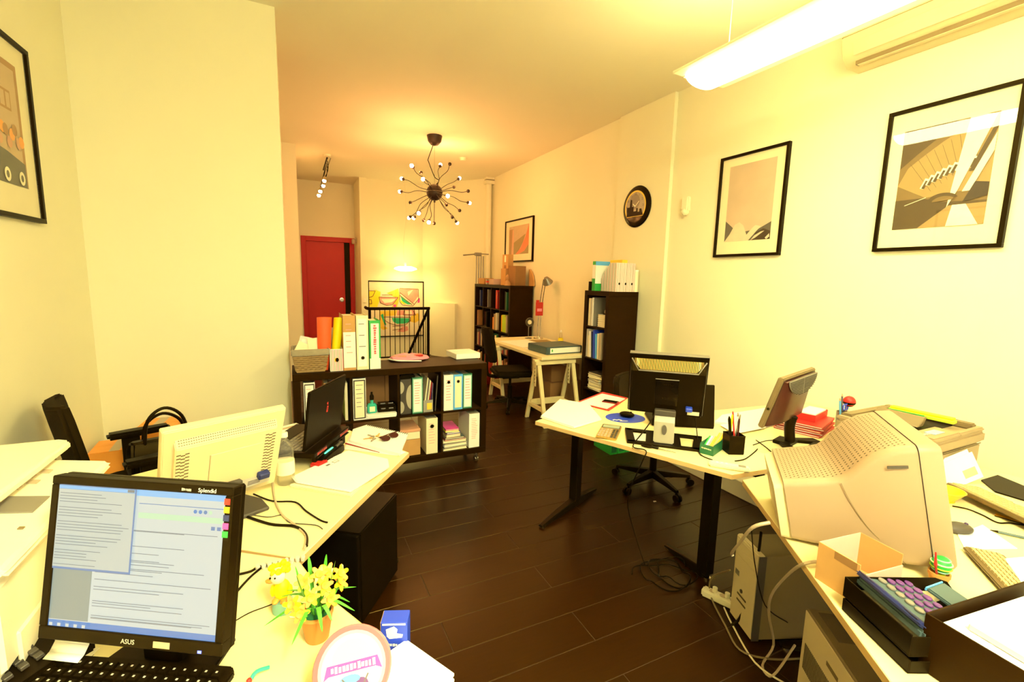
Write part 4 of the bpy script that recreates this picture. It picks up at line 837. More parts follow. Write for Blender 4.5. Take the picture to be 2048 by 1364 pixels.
for s in (-1, 1): scribble(t, 6, .085, .011, TR(s*.12, -.0318, zb-.012) @ FRONT, 'red', 'red_grille_marks')
kk = MB()
for i in range(15):
    for j in range(6): kk.box(-.165+i*.022, -.147+i*.022, .04+j*.02, .056+j*.02, zb, zb+.003)
ko = obj('keys', kk, 'mid_grey', t); ko['kind'] = 'stuff'; obj('palm_rest', MB().box(-W/2+.004, W/2-.004, .165, .248, zb, zb+.001), 'black', t)
for s in (-1, 1):
    for y in (-.02, .22): obj('riser_leg', MB().box(s*.14-.02, s*.14+.02, y, y+.02, 0, zb-.024), 'black', t, .003)
obj('riser_tray', MB().box(-.17, .17, -.035, .24, zb-.03, zb-.025), 'black', t)
# handheld scanner dock
p = PZ(655, 905, .76); t = thing('scanner_dock', 'black handheld device with green light lying by the laptop', 'device', (p.x+.005, p.y-.03, ZD), R(58))
obj('body', MB().loft([[(x, -w_, .0), (x, w_, .0), (x, w_*.9, h_), (x, -w_*.9, h_)] for x, w_, h_ in ((-.10, .024, .03), (-.05, .032, .045), (.03, .036, .05), (.09, .03, .045), (.12, .016, .03))]), 'black', t, .008, 2, True)
obj('light_bar', MB().cbox((-.02, -.01, .049), (.075, .009, .007)), 'led_green', t, .002); obj('cradle', MB().prism([(-.135, -.03), (-.07, -.04), (-.06, .02), (-.12, .03)], 0, .028), 'red', t, .008, 2, True)
obj('grip_ring', MB().tube(catmull([(.03, -.02, .05), (.06, -.025, .058), (.09, -.018, .05), (.095, .01, .045)], 5), .006, 8), 'dark_grey', t, smooth=True)
# papers and notebook
sheets('paper_stack', 'white printed sheets piled at the front of the far left desk', [(584, 956), (696, 904), (774, 921), (777, 937), (703, 985), (594, 967)], ZD+.012, 5, th=.0016, jit=.005)
t = sheets('brochure', 'coloured brochure under the white printed sheets', [(578, 974), (640, 950), (735, 962), (700, 994)], ZD+.001, 5, 'paper_cream', th=.002, jit=.004)
p = PZ(666, 925, ZD+.022); t = thing('barcode_slip', 'small slip with dark printed marks on the white sheets', 'paper', (p.x, p.y, ZD+.0205), R(40))
obj('slip', MB().box(-.05, .05, -.025, .025, 0, .0006), 'paper', t); obj('print', drawing([('ink', rect(-.04, -.006, -.018, .006)), ('ink', rect(.0, -.010, .03, .010)), ('paper', rect(.003, -.007, .027, .007))], TR(0, 0, .0006)), None, t)
t = sheets('notebook', 'white spiral notebook on the far left desk', [(706, 862), (734, 853), (816, 871), (800, 912), (700, 884)], ZD+.004, 6, th=.0018, jit=.0)
o0 = Vector(t.location); a = PZ(734, 853, ZD+.008)-o0; b = PZ(816, 871, ZD+.008)-o0
for i in range(22):
    q0 = a.lerp(b, (i+.5)/22); dd = (b-a).normalized(); nn = Vector((-dd.y, dd.x, 0)); obj('spiral_ring', MB().tube([(q0.x+nn.x*.007*math.cos(w0), q0.y+nn.y*.007*math.cos(w0), .007+.007*math.sin(w0)) for w0 in [j*math.pi/5 for j in range(11)]], .0019, 5), 'dark_grey', t)
sheets('loose_sheet', 'loose white sheet beneath the spiral notebook', [(689, 899), (700, 872), (812, 905), (795, 912)], ZD+.001, 2, th=.001, jit=.002)
p = PZ(752, 876, ZD+.016); t = thing('key_bunch', 'bunch of keys on a ring lying on the notebook', 'keys', (p.x, p.y, ZD+.0155))
obj('key_ring', MB().tube([(.014*math.cos(j*math.pi/8), .014*math.sin(j*math.pi/8), .0015) for j in range(17)], .0014, 6), 'chrome', t)
for i, (an, m) in enumerate(((10, 'gold'), (65, 'gold'), (120, 'steel_grey'), (185, 'gold'), (240, 'steel_grey'))):
    k = MB(); k.M = RZ(R(an)) @ TR(.014, 0, .0015+.001*i); k.prism(ell(.012, 0, .011, .010, 12), 0, .002).box(.02, .05, -.0035, .0035, 0, .002).box(.035, .04, -.006, -.0035, 0, .002); obj('key_blade', k, m, t)
p = PZ(780, 876, ZD+.018); t = thing('sunglasses', 'folded maroon sunglasses on the spiral notebook', 'glasses', (p.x, p.y, ZD+.0155), R(35))
for s in (-1, 1): k = MB(); k.M = TR(s*.030, 0, .010) @ RX(R(25)) @ Matrix.Diagonal((.8, .8, 1, 1)); k.prism(ell(0, 0, .03, .022, 18), -.001, .001); obj('lens', k, 'maroon', t, smooth=False); k = MB(); k.M = TR(s*.030, 0, .010) @ RX(R(25)) @ Matrix.Diagonal((.8, .8, 1, 1)); k.tube([(.031*math.cos(j*math.pi/9), .023*math.sin(j*math.pi/9), 0) for j in range(19)], .0025, 6); obj('rim', k, 'maroon', t, smooth=True)
obj('bridge', MB().cyl((-.008, -.003, .022), (.008, -.003, .022), .0025, 6), 'maroon', t)
for s in (-1, 1): obj('temple_arm', MB().tube(catmull([(s*.064, .004, .02), (s*.03, .02, .012+.004*s), (-s*.05, .026, .010+.004*s)], 4), .0028, 6), 'maroon', t, smooth=True)
a = PZ(691, 886, ZD+.02); b = PZ(759, 904, ZD+.02); one('pen', MB().cyl((0, 0, 0), (b.x-a.x, b.y-a.y, 0), .004, 8, .0015), 'red_dark', 'dark red pen lying across the loose papers by the notebook', 'pen', (a.x, a.y, ZD+.018))
t = thing('tissue_box', 'white box behind the laptop on the far left desk', 'box', (-.06, 2.50, ZD), R(28)); obj('body', MB().box(-.09, .09, -.05, .05, 0, .075), 'paper', t, .004); obj('top_slot', MB().box(-.05, .05, -.012, .012, .075, .077), 'beige', t)
# chair things: handbag and boxes behind the desk
p = PY(305, 905, 2.80); t = thing('handbag', 'dark handbag with two looped handles on the office chair', 'bag', (p.x+.05, 2.84, .503), R(20))
obj('body', MB().loft([[(x*a, y*b, z) for x, y in ((-.15, -.06), (.15, -.06), (.17, 0), (.15, .06), (-.15, .06), (-.17, 0))] for z, a, b in ((0, .9, 1), (.1, 1, 1.1), (.2, .95, .8), (.235, .9, .45))]), 'black', t, .01, 2, True)
obj('side_panel', MB().box(-.10, .10, -.075, -.062, .04, .17), 'dark_grey', t, .01, 2, True)
for s, hh in ((-1, .165), (1, .12)): obj('handle', MB().tube(catmull([(-.09, s*.03, .21), (-.07, s*.035, .21+hh*.8), (.0, s*.035, .23+hh), (.07, s*.035, .21+hh*.8), (.10, s*.03, .21)], 6), .008, 8), 'black', t, smooth=True)
p = PY(232, 925, 3.3); carton('cardboard_box', 'orange-brown cardboard box on the floor behind the office chair', (-1.0, 3.48, 0), R(4), .24, .24, .52, 'orange')
carton('cardboard_box', 'tall orange cardboard box behind the handbag', (-.80, 3.52, 0), R(-3), .20, .26, .62, 'orange')
# figurine, flower pot, tin, ink box
p = PZ(566, 1226, ZD); t = thing('figurine', 'yellow-haired duck figurine on a teal base', 'figurine', (p.x, p.y+.012, ZD), R(-20))
obj('base', MB().lathe([(0, 0), (.024, 0), (.025, .004), (.023, .032), (.0, .034)], 18), 'teal_pale', t, smooth=True); obj('body', MB().ball((0, 0, .058), .021, 12, 8, (1, .9, 1.35)), 'yellow', t, smooth=True)
h_ = obj('head', MB().ball((-.006, -.006, .10), .019, 12, 8, (1, 1, 1.05)), 'ph_light', t, smooth=True); k = MB(); k.ball((-.022, -.014, .092), .008, 8, 6, (1.5, 1, .7)); obj('beak', k, 'orange', h_, smooth=True)
hr = MB()
for i in range(9): hr.ball((-.004+.019*math.cos(i*.7), .002+.017*math.sin(i*.7), .112+.004*(i % 3)), .0085, 7, 5)
obj('hair', hr, 'yellow', h_, smooth=True)
for s in (-1, 1): obj('foot', MB().ball((s*.010, -.016, .038), .009, 8, 6, (1, 1.4, .7)), 'orange', t, smooth=True); obj('wing', MB().ball((s*.021, -.004, .058), .010, 8, 6, (.6, 1, 1.6)), 'yellow', t, smooth=True); obj('eye', MB().ball((-.012+s*.006, -.023, .105), .0028, 6, 5), 'black', t)
p = PZ(636, 1286, ZD); t = thing('flower_pot', 'terracotta pot of small yellow and orange daffodils', 'potted plant', (p.x, p.y+.02, ZD))
obj('pot', MB().lathe([(0, 0), (.026, 0), (.036, .062), (.038, .064), (.038, .07), (.033, .07), (.031, .058), (0, .056)], 22), 'terracotta', t, smooth=True); obj('soil', MB().lathe([(0, .056), (.032, .056), (.03, .066), (0, .068)], 14), 'green_dark', t)
fl_ = [(-.05, -.02, .115), (-.025, .0, .15), (-.012, -.03, .128), (.008, .012, .152), (.03, -.02, .105), (.028, .02, .148), (.055, .005, .145), (.018, -.01, .135), (-.035, -.035, .10), (.055, .01, .12)]
for i, (x, y, z) in enumerate(fl_):
    so = obj('stem', MB().tube(catmull([(x*.2, y*.2, .06), (x*.6, y*.6, z*.65), (x, y, z)], 3), .0016, 5), 'green_leaf', t)
    nrm = Vector((x*.8+.02*math.sin(i), -.07+y, .05+.01*math.cos(i*2))).normalized(); rot = nrm.to_track_quat('Z', 'Y').to_matrix().to_4x4(); 
    for j in range(6):
        k = MB(); k.M = TR(x, y, z) @ rot @ RZ(j*math.pi/3); k.add([(0, 0, 0), (.009, -.006, .003), (.019, -.004, .004), (.022, 0, .003), (.019, .004, .004), (.009, .006, .003)], [(0, 1, 2, 3, 4, 5)]); obj('petal', k, ('yellow', 'amber', 'petal_orange')[(i*2+j) % 3], t)
    k = MB(); k.M = TR(x, y, z) @ rot; k.lathe([(0, 0), (.006, .0), (.0085, .008), (.006, .007), (0, .002)], 10); obj('trumpet', k, 'orange', t, smooth=True)
for i in range(15):
    a = i*2.4; L = .07+.05*((i*37 % 10)/10); up_ = .12 if i % 3 == 0 else .06
    p0 = Vector((.01*math.cos(a), .01*math.sin(a), .06)); p1 = Vector((.035*math.cos(a), .035*math.sin(a), .06+up_*.7)); p2 = Vector((L*math.cos(a), L*math.sin(a), .06+(up_ if i % 3 == 0 else .02)))
    if i % 3 == 0: p2 = Vector((.045*math.cos(a), .045*math.sin(a), .185))
    C_ = catmull([p0, p1, p2], 5); k = MB(); sdv = Vector((-math.sin(a), math.cos(a), 0)); n = len(C_)
    for j in range(n-1):
        w0 = .005*math.sin(math.pi*(j+.6)/(n+.2)); w1 = .005*math.sin(math.pi*(j+1.6)/(n+.2)) if j < n-2 else .0004
        k.add([C_[j]-sdv*w0, C_[j]+sdv*w0, C_[j+1]+sdv*w1, C_[j+1]-sdv*w1], [(0, 1, 2, 3)])
    obj('leaf', k, 'green_leaf', t)
# round biscuit tin lid leaning in a basket
rr = .076; p = PZ(706, 1338, ZD+.062); t = thing('biscuit_tin', 'round pink biscuit tin standing on edge', 'tin', (p.x, p.y, ZD), R(-14))
Mt = TR(0, 0, .066) @ RX(R(-38)) @ RX(R(90)) @ RZ(R(6))
k = MB(); k.M = Mt; k.lathe([(0, -.045), (rr*.97, -.045), (rr*.97, -.005), (0, -.005)], 36); obj('tin_body', k, 'gold', t, smooth=True)
k = MB(); k.M = Mt; mat('tin_edge', (.62, .16, .18), .4, noise=.1); k.lathe([(0, -.008), (rr, -.008), (rr, .010), (rr*.97, .012), (0, .011)], 40); obj('lid', k, 'tin_edge', t, smooth=True)
mat('tin_cream', (.88, .78, .62), .4, noise=.1); mat('tin_pink', (.55, .10, .13), .4, noise=.1); pol = [('tin_pink', ell(0, 0, rr*.965, rr*.965, 36)), ('pink', ell(0, 0, rr*.86, rr*.86, 36)), ('tin_cream', ell(0, 0, rr*.78, rr*.78, 36)), ('paper_cream', ell(.0, .02, rr*.5, rr*.4, 24)), ('magenta', [(-.055, -.012), (-.048, .012), (.050, .012), (.058, -.012), (.045, -.006), (-.045, -.006)]), ('orange', ell(.0, -.045, .035, .022, 16)), ('purple', ell(.012, -.03, .018, .012, 12)), ('blue_sky', ell(-.005, -.018, .02, .008, 12)), ('ink', line((.03, -.015), (.012, -.045), .003)), ('ink', line((-.02, -.015), (-.005, -.035), .003))]
obj('lid_print', drawing(pol, Mt @ TR(0, 0, .0122), .0001), None, t); scribble(t, 11, .08, .013, Mt @ TR(0, .003, .0135), 'paper')
k = MB(); k.M = Mt @ TR(0, 0, -.026); k.lathe([(rr*.972, -.012), (rr*.978, -.012), (rr*.978, .012), (rr*.972, .012)], 36); obj('side_band', k, 'tin_cream', t, smooth=True)
p = PZ(792, 1312, ZD); t = thing('ink_box', 'small blue carton with white print beside the biscuit tin', 'box', (p.x+.004, p.y+.02, ZD), R(-22))
obj('carton', MB().box(-.03, .03, -.02, .02, 0, .084), 'blue', t, .001); obj('print', drawing([('paper', [(-.016, .05), (-.018, .068), (.0, .075), (.008, .068), (.006, .058), (.02, .055), (.018, .047), (-.01, .044)]), ('paper', rect(-.026, .078, .026, .0825))], TR(0, -.0203, 0) @ FRONT), None, t); scribble(t, 5, .03, .008, TR(.0, -.0205, .03) @ FRONT, 'paper'); obj('side_panel', MB().box(-.0308, -.030, -.019, .019, .001, .083), 'card', t)
sheets('paper_stack', 'white papers fanned at the near corner beside the biscuit tin', [(735, 1364), (796, 1318), (810, 1308), (824, 1318), (905, 1378), (880, 1420), (715, 1420)], ZD+.001, 6, th=.006, jit=.004)
sheets('paper_stack', 'second white paper pile on top of the fanned papers', [(725, 1392), (768, 1346), (790, 1348), (846, 1390), (826, 1440), (705, 1440)], ZD+.038, 5, th=.0016, jit=.004)
p = PZ(520, 1352, ZD); t = thing('hair_clip', 'small teal trinket on the desk by the keyboard', 'trinket', (p.x, p.y, ZD), R(30)); obj('bar', MB().tube(catmull([(-.02, 0, .004), (-.005, .004, .012), (.02, .0, .006)], 4), .004, 8), 'teal', t, smooth=True); obj('tip', MB().ball((-.022, 0, .006), .006, 8, 6), 'red', t, smooth=True)
# cable tidy clipped on the elbow of the two desks
a = PZ(516, 1138, ZD); b = PZ(606, 1120, ZD)
t = thing('cable_tidy', 'segmented grey cable tidy on the joint of the left desks', 'cable tidy', (a.x, a.y, ZD))
for i in range(9):
    q0 = (b-a)*(i/8); k = MB(); k.M = TR(q0.x, q0.y, 0) @ RZ(math.atan2(b.y-a.y, b.x-a.x)); k.prism(ell(0, 0, .0068, .011, 10), .0, .013); obj('segment', k, 'light_grey', t, .0015)
# cables on the left desks
def dc(pts, z=ZD+.004): return [PZ(x, y, z) for x, y in pts]
cable('cable', dc([(507, 988), (545, 1002), (590, 1004), (612, 1022), (640, 1040), (655, 1045)]), .003, 'black', 'thin black cable from under the white monitor to the desk edge')
cable('cable', dc([(484, 1030), (540, 1048), (590, 1053), (612, 1070), (613, 1092)]), .005, 'black', 'thick black cable curving over the far left desk edge')
cable('cable', dc([(545, 965), (550, 1000), (565, 1030), (590, 1050), (612, 1072), (608, 1100)]), .0042, 'beige', 'cream video cable hanging from the white monitor plug')
cable('cable', dc([(484, 1026), (535, 1034), (565, 1030), (580, 1045), (630, 1050), (645, 1058)]), .0018, 'dark_grey', 'very thin grey wire beside the cream video cable')
cable('cable', dc([(470, 1150), (500, 1143), (520, 1133), (560, 1124)]), .0035, 'black', 'black cable running from the lit monitor to the cable tidy')
cable('cable', dc([(468, 1190), (490, 1165), (505, 1150), (522, 1136)]), .0035, 'black', 'second black cable joining the cable tidy below the first')
cable('cable', dc([(465, 1245), (500, 1225), (540, 1210), (570, 1195), (590, 1180)]), .0014, 'black', 'hair-thin black wire passing behind the duck figurine')
cable('cable', [PZ(70, 1262, ZD+.02), PZ(78, 1285, ZD+.003), PZ(96, 1288, ZD+.003), PZ(120, 1290, ZD+.003)], .0025, 'black', 'black phone cord by the keyboard')
# tower under the far left desk
t = thing('computer_tower', 'black computer tower under the far left desk', 'computer', (.155, 2.03, 0), R(-35))
obj('case', MB().box(-.19, .095, -.0, .40, .015, .46), 'black', t, .006, 2); obj('front_panel', MB().box(-.185, .09, -.014, .0, .02, .455), 'black_gloss', t, .004)
for s in (-.15, .06): obj('foot', MB().box(s-.02, s+.02, .03, .07, 0, .015), 'black', t)
# ================================================================== CORNER DESK (right)
sheets('paper_stack', 'white papers at the pointed end of the corner desk', [(1120, 801), (1177, 810), (1202, 841), (1147, 857), (1082, 835)], ZD+.003, 6, th=.0018, jit=.006)
t = sheets('red_folder', 'open red-edged folder of white papers on the corner desk', [(1205.5, 785), (1255, 797), (1218, 822), (1153, 806)], ZD+.002, 1, 'red', th=.006, cat='folder')
o0 = t.location; k = MB(); k.prism([(PZ(x, y, ZD+.01).x-o0.x, PZ(x, y, ZD+.01).y-o0.y) for x, y in ((1204, 788), (1250, 798), (1214, 818), (1160, 805))], .006, .012); obj('papers', k, 'paper', t, .001)
p = PZ(1221, 803, ZD+.02); t = thing('smartphone', 'black smartphone lying on the red folder', 'phone', (p.x, p.y, ZD+.0145), R(35)); obj('body', MB().box(-.03, .03, -.055, .055, 0, .008), 'red_dark', t, .003, 2); obj('screen', MB().box(-.027, .027, -.048, .048, .008, .0086), 'black_gloss', t)
for i, (x, y, a) in enumerate(((1184, 821, 20), (1181, 829, 60))):
    p = PZ(x, y, ZD); t = thing('usb_stick', ('black usb stick lying between papers and red folder', 'silver-ended usb stick beside the black one')[i], 'usb stick', (p.x, p.y, ZD+.001), R(a)); obj('body', MB().box(-.018, .010, -.007, .007, 0, .007), 'black', t, .002); obj('plug', MB().box(.010, .022, -.005, .005, .001, .006), 'chrome', t)
p = PZ(1247, 839, ZD); t = thing('mouse_pad', 'blue oval mouse pad with white print', 'mouse pad', (p.x+.03, p.y+.02, ZD), R(-20)); obj('pad', MB().prism(ell(0, 0, .125, .10, 32), 0, .004), 'blue', t, .001)
obj('print', drawing([('paper', [(-.10, -.05), (-.085, -.035), (-.07, -.048), (-.055, -.035), (-.04, -.055), (-.045, -.062), (-.06, -.048), (-.075, -.06), (-.085, -.048), (-.095, -.06)]), ('paper', rect(-.06, -.078, -.01, -.07))], TR(0, 0, .004)), None, t)
p = PZ(1253, 831, ZD+.02); t = thing('mouse', 'black mouse on the blue mouse pad', 'mouse', (p.x+.02, p.y+.02, ZD+.0055), R(40)); obj('shell', MB().ball((0, 0, .014), .03, 16, 10, (1, 1.6, .62)), 'black', t, smooth=True); obj('wheel', MB().cyl((-.003, -.025, .03), (.003, -.025, .03), .006, 10), 'dark_grey', t)
# pocket calculator
a, b, c_, d_ = [PZ(x, y, ZD+.012) for x, y in ((1201, 847), (1239.5, 849), (1238, 880), (1196, 874))]
ct = (a+b+c_+d_)/4; rz = math.atan2(c_.y-d_.y, c_.x-d_.x); W = (c_-d_).length; D = (a-d_).length
t = thing('calculator', 'gold pocket calculator near the edge of the corner desk', 'calculator', (ct.x, ct.y, ZD), rz)
obj('body', MB().box(-W/2, W/2, -D/2, D/2, .001, .013), 'gold', t, .004, 2); obj('display', MB().box(-W*.42, W*.42, D*.22, D*.42, .013, .0145), 'display', t, .001); obj('display_rim', MB().box(-W*.46, W*.46, D*.19, D*.45, .012, .0135), 'dark_grey', t, .001)
for i in range(6):
    for j in range(4): obj('key', MB().cbox((-W*.39+i*W*.156, -D*.40+j*D*.15, .0145), (W*.11, D*.10, .004)), 'dark_grey' if i > 3 else 'beige', t, .001)
# black monitor from behind
c = Vector((1.814, 1.805, 1.045)); yw = R(-42.9); W, Hh = .40, .352
t = thing('black_monitor', 'black square monitor seen from behind on a wide cut-out foot', 'monitor', (c.x, c.y, ZD), yw)
Mp = TR(0, 0, c.z-ZD) @ RX(R(14.3))
k = MB(); k.M = Mp; k.box(-W/2, W/2, .0, .03, -Hh/2, Hh/2); obj('frame', k, 'black', t, .004, 2)
k = MB(); k.M = Mp; k.loft([[(-W/2*.985, .0, -Hh/2*.97), (W/2*.985, .0, -Hh/2*.97), (W/2*.985, .0, Hh/2*.9), (-W/2*.985, .0, Hh/2*.9)], [(-W/2*.94, -.03, -Hh/2*.92), (W/2*.94, -.03, -Hh/2*.92), (W/2*.94, -.03, Hh/2*.5), (-W/2*.94, -.03, Hh/2*.5)]]); obj('back_shell', k, 'black', t, .006, 2)
k = MB(); k.M = Mp; k.box(-W/2, W/2, -.002, .031, Hh/2, Hh/2+.004); obj('top_trim', k, 'steel_grey', t, .001)
g = MB(); g.M = Mp
for i in range(58):
    x = -W/2*.86+W*.86*i/57; u_ = abs(x)/(W/2*.9); z0 = Hh/2*(.56 if u_ < .78 else .56+(u_-.78)*1.2)
    g.tube([(x, -.028+.0001, z0), (x, -.004, Hh/2*.86)], .0015, 4)
go = obj('vent_ribs', g, 'gold', t); go['kind'] = 'stuff'
k = MB(); k.M = Mp; k.tube([(-W/2*.94, -.006, Hh/2*.86), (-W/2*.75, -.031, Hh/2*.53), (W/2*.75, -.031, Hh/2*.53), (W/2*.94, -.006, Hh/2*.86)], .004, 6); obj('vent_rim', k, 'steel_grey', t)
k = MB(); k.M = Mp; k.box(-.06, .06, -.033, -.029, -Hh/2*.6, Hh/2*.28); obj('hinge_cover', k, 'black_gloss', t, .001); k = MB(); k.M = Mp; k.box(-.06, .06, -.0335, -.031, Hh/2*.28, Hh/2*.29); obj('cover_edge', k, 'light_grey', t)
scribble(t, 7, .07, .012, Mp @ TR(0, -.0332, Hh/2*.12) @ FRONT, 'black', 'embossed_mark')
k = MB(); k.M = Mp; k.cbox((.12, -.045, -Hh/2*.62), (.034, .03, .022)); obj('video_plug', k, 'blue', t, .003)
k = MB(); k.M = Mp; k.box(.115, .175, -.0315, -.030, -Hh/2*.86, -Hh/2*.74); obj('sticker', k, 'paper_cream', t)
obj('stand_column', MB().loft([[(-.052, y-.016, z), (.052, y-.016, z), (.052, y+.016, z), (-.052, y+.016, z)] for y, z in ((-.085, .012), (-.06, .12), (-.03, .165))]), 'steel_grey', t, .005, 2); obj('column_cap', MB().box(-.054, .054, -.065, -.02, .15, .18), 'dark_grey', t, .004)
k = MB(); k.M = TR(0, -.098, .085) @ RX(R(90-11)); k.prism(ell(0, 0, .013, .026, 18), 0, .002); obj('column_slot', k, 'dark_grey', t)
ft = MB(); 
for pl in ([(-.21, .10), (-.17, .10), (-.14, -.13), (-.185, -.13)], [(-.185, -.10), (.185, -.10), (.185, -.135), (-.185, -.135)], [(.14, -.13), (.185, -.13), (.21, .10), (.17, .10)], [(-.20, .06), (.20, .06), (.205, .10), (-.205, .10)], [(-.09, -.11), (.09, -.11), (.09, .08), (-.09, .08)]): ft.prism(pl, .0, .012)
obj('foot', ft, 'black', t, .002)
# laptop behind it
a = PZ(1373, 852, ZD+.01); b = PZ(1428, 855, ZD+.01); rz = math.atan2(b.y-a.y, b.x-a.x); L = .36
t = thing('laptop', 'black laptop with a plain lid standing open behind the black monitor', 'laptop', (b.x-math.cos(rz)*L/2, b.y-math.sin(rz)*L/2, ZD), rz)
k = MB(); k.M = TR(0, 0, .012) @ RX(R(-12)); k.box(-L/2, L/2, -.006, .004, 0, .25); obj('lid', k, 'black', t, .003, 2); k = MB(); k.M = TR(0, 0, .012) @ RX(R(-12)); k.box(-L/2+.01, L/2-.01, .004, .0046, .015, .24); obj('screen', k, 'black_gloss', t)
obj('base', MB().box(-L/2, L/2, .0, .24, .001, .016), 'black', t, .003, 2); kk = MB()
for i in range(14):
    for j in range(5): kk.box(-.155+i*.0225, -.137+i*.0225, .05+j*.021, .067+j*.021, .016, .019)
ko = obj('keys', kk, 'dark_grey', t); ko['kind'] = 'stuff'
sheets('note_pad', 'white pad with a ruled line under the monitor foot', [(1262, 868), (1318, 872), (1316, 884), (1262, 880)], ZD+.001, 4, th=.002)
a = PZ(1283, 889, ZD+.006); b = PZ(1352, 905, ZD+.006); rz = math.atan2(b.y-a.y, b.x-a.x); L = (b-a).length
t = thing('scissors', 'black handled scissors lying near the desk edge', 'scissors', (a.x, a.y, ZD+.001), rz)
for s in (-1, 1): obj('handle', MB().tube([(.03+.026*math.cos(j*math.pi/8), s*.008+.012*math.sin(j*math.pi/8), .005) for j in range(17)], .004, 6), 'black', t, smooth=True)
obj('pivot_grip', MB().box(.055, .09, -.008, .008, .001, .009), 'black', t, .002); obj('blade', MB().prism([(.085, -.006), (L, .0), (.085, .004)], .003, .006), 'steel_grey', t)
# marker box
a = PZ(1398.6, 905.5, ZD); b = PZ(1426, 913, ZD); c_ = PZ(1441, 893, ZD); rz = math.atan2(b.y-a.y, b.x-a.x); W = (b-a).length; D = .13
t = thing('marker_box', 'open dark green box of marker pens', 'box', (a.x, a.y, ZD), rz)
obj('walls', MB().box(0, W, 0, .003, 0, .05).box(0, .003, .003, D, 0, .055).box(W-.003, W, .003, D, 0, .055).box(.003, W-.003, D-.003, D, 0, .06).box(.003, W-.003, .003, D-.003, 0, .003), 'green_dark', t); scribble(t, 11, W*.75, .008, TR(W/2, -.0004, .032) @ FRONT, 'paper_cream')
for i, (m, lb) in enumerate((('green', 'green'), ('paper', 'white'), ('pink', 'pink'), ('lime', 'lime'), ('orange', 'orange'), ('ph_clay', 'clay'), ('amber', 'amber'))):
    q0 = Vector((a.x, a.y, ZD)); Mr = TR(q0) @ RZ(rz) @ TR(.010+i*W*.12, .012+.004*i, .022) @ RX(R(22)); k = MB(); k.M = Mr; L = .085+(.035 if i > 3 else 0)
    tt = thing('marker_pen', lb+' marker pen lying in the green box', 'pen'); k.cyl((0, .01, 0), (0, L, .0), .0055, 8); obj('barrel', k, m, tt, smooth=True); k = MB(); k.M = Mr; k.cyl((0, L, 0), (0, L+.022, 0), .006, 8); obj('cap', k, m, tt, smooth=True)
# mesh pen cup
p = PZ(1470, 906, ZD); t = thing('pen_cup', 'black mesh pen cup crowded with pens on the corner desk', 'pen cup', (p.x, p.y+.015, ZD), R(-25)); S_ = .038
k = MB(); 
for s in (-1, 1): k.box(s*S_-.001, s*S_+.001, -S_, S_, .004, .095).box(-S_, S_, s*S_-.001, s*S_+.001, .004, .095)
obj('mesh_wall', k, 'black', t); obj('rim', MB().tube([(-S_, -S_, .096), (S_, -S_, .096), (S_, S_, .096), (-S_, S_, .096), (-S_, -S_, .096)], .003, 6), 'black', t); obj('base', MB().box(-S_, S_, -S_, S_, 0, .004), 'black', t)
for i, (x, y, ax, ay, L, m, lb) in enumerate(((-.022, -.01, -.16, .02, .15, 'black', 'thick black marker'), (-.012, .012, -.1, -.08, .155, 'yellow', 'yellow highlighter'), (.0, -.015, -.08, .1, .165, 'red', 'red pencil'), (.006, .015, .05, -.06, .14, 'paper', 'white pen'), (.018, -.008, .06, .04, .13, 'maroon', 'maroon pen'), (.022, .016, .10, -.04, .145, 'steel_grey', 'steel ballpoint'), (.014, .0, .14, .1, .15, 'chrome', 'chrome ballpoint'))):
    tt = thing('pen', lb+' standing in the black mesh cup', 'pen', (p.x, p.y+.015, ZD+.005)); k = MB(); k.cyl((x, y, 0), (x+ax*.2, y+ay*.2, L*1.18), .0042 if i else .007, 8); obj('barrel', k, m, tt, smooth=True); k = MB(); k.cyl((x+ax*.2, y+ay*.2, L*1.18), (x+ax*.215, y+ay*.215, L*1.18+.016), .0045 if i else .0072, 8, .003); obj('tip_cap', k, m, tt, smooth=True)
# cordless remote
a = PZ(1418, 926, ZD+.01); b = PZ(1500, 940, ZD+.01); rz = math.atan2(b.y-a.y, b.x-a.x); L = (b-a).length
t = thing('remote_control', 'white remote control with a small dark display by the desk corner', 'remote', (a.x, a.y, ZD+.001), rz); obj('body', MB().box(0, L, -.022, .022, 0, .02), 'white_plastic', t, .006, 2); obj('display', MB().box(L*.72, L*.9, -.013, .013, .02, .0208), 'mid_grey', t)
for i in range(3): obj('button', MB().cbox((L*.2+i*.02, 0, .021), (.01, .01, .003)), 'paper', t, .001)
sheets('paper_stack', 'white papers lying by the wall behind the second monitor', [(1431, 846), (1445, 832), (1545, 815), (1620, 830), (1525, 858)], ZD+.001, 5, th=.0016, jit=.006)
sheets('loose_sheet', 'loose white sheet under the tilted monitor foot', [(1440, 850), (1500, 838), (1530, 856), (1470, 868)], ZD+.010, 1, th=.001)
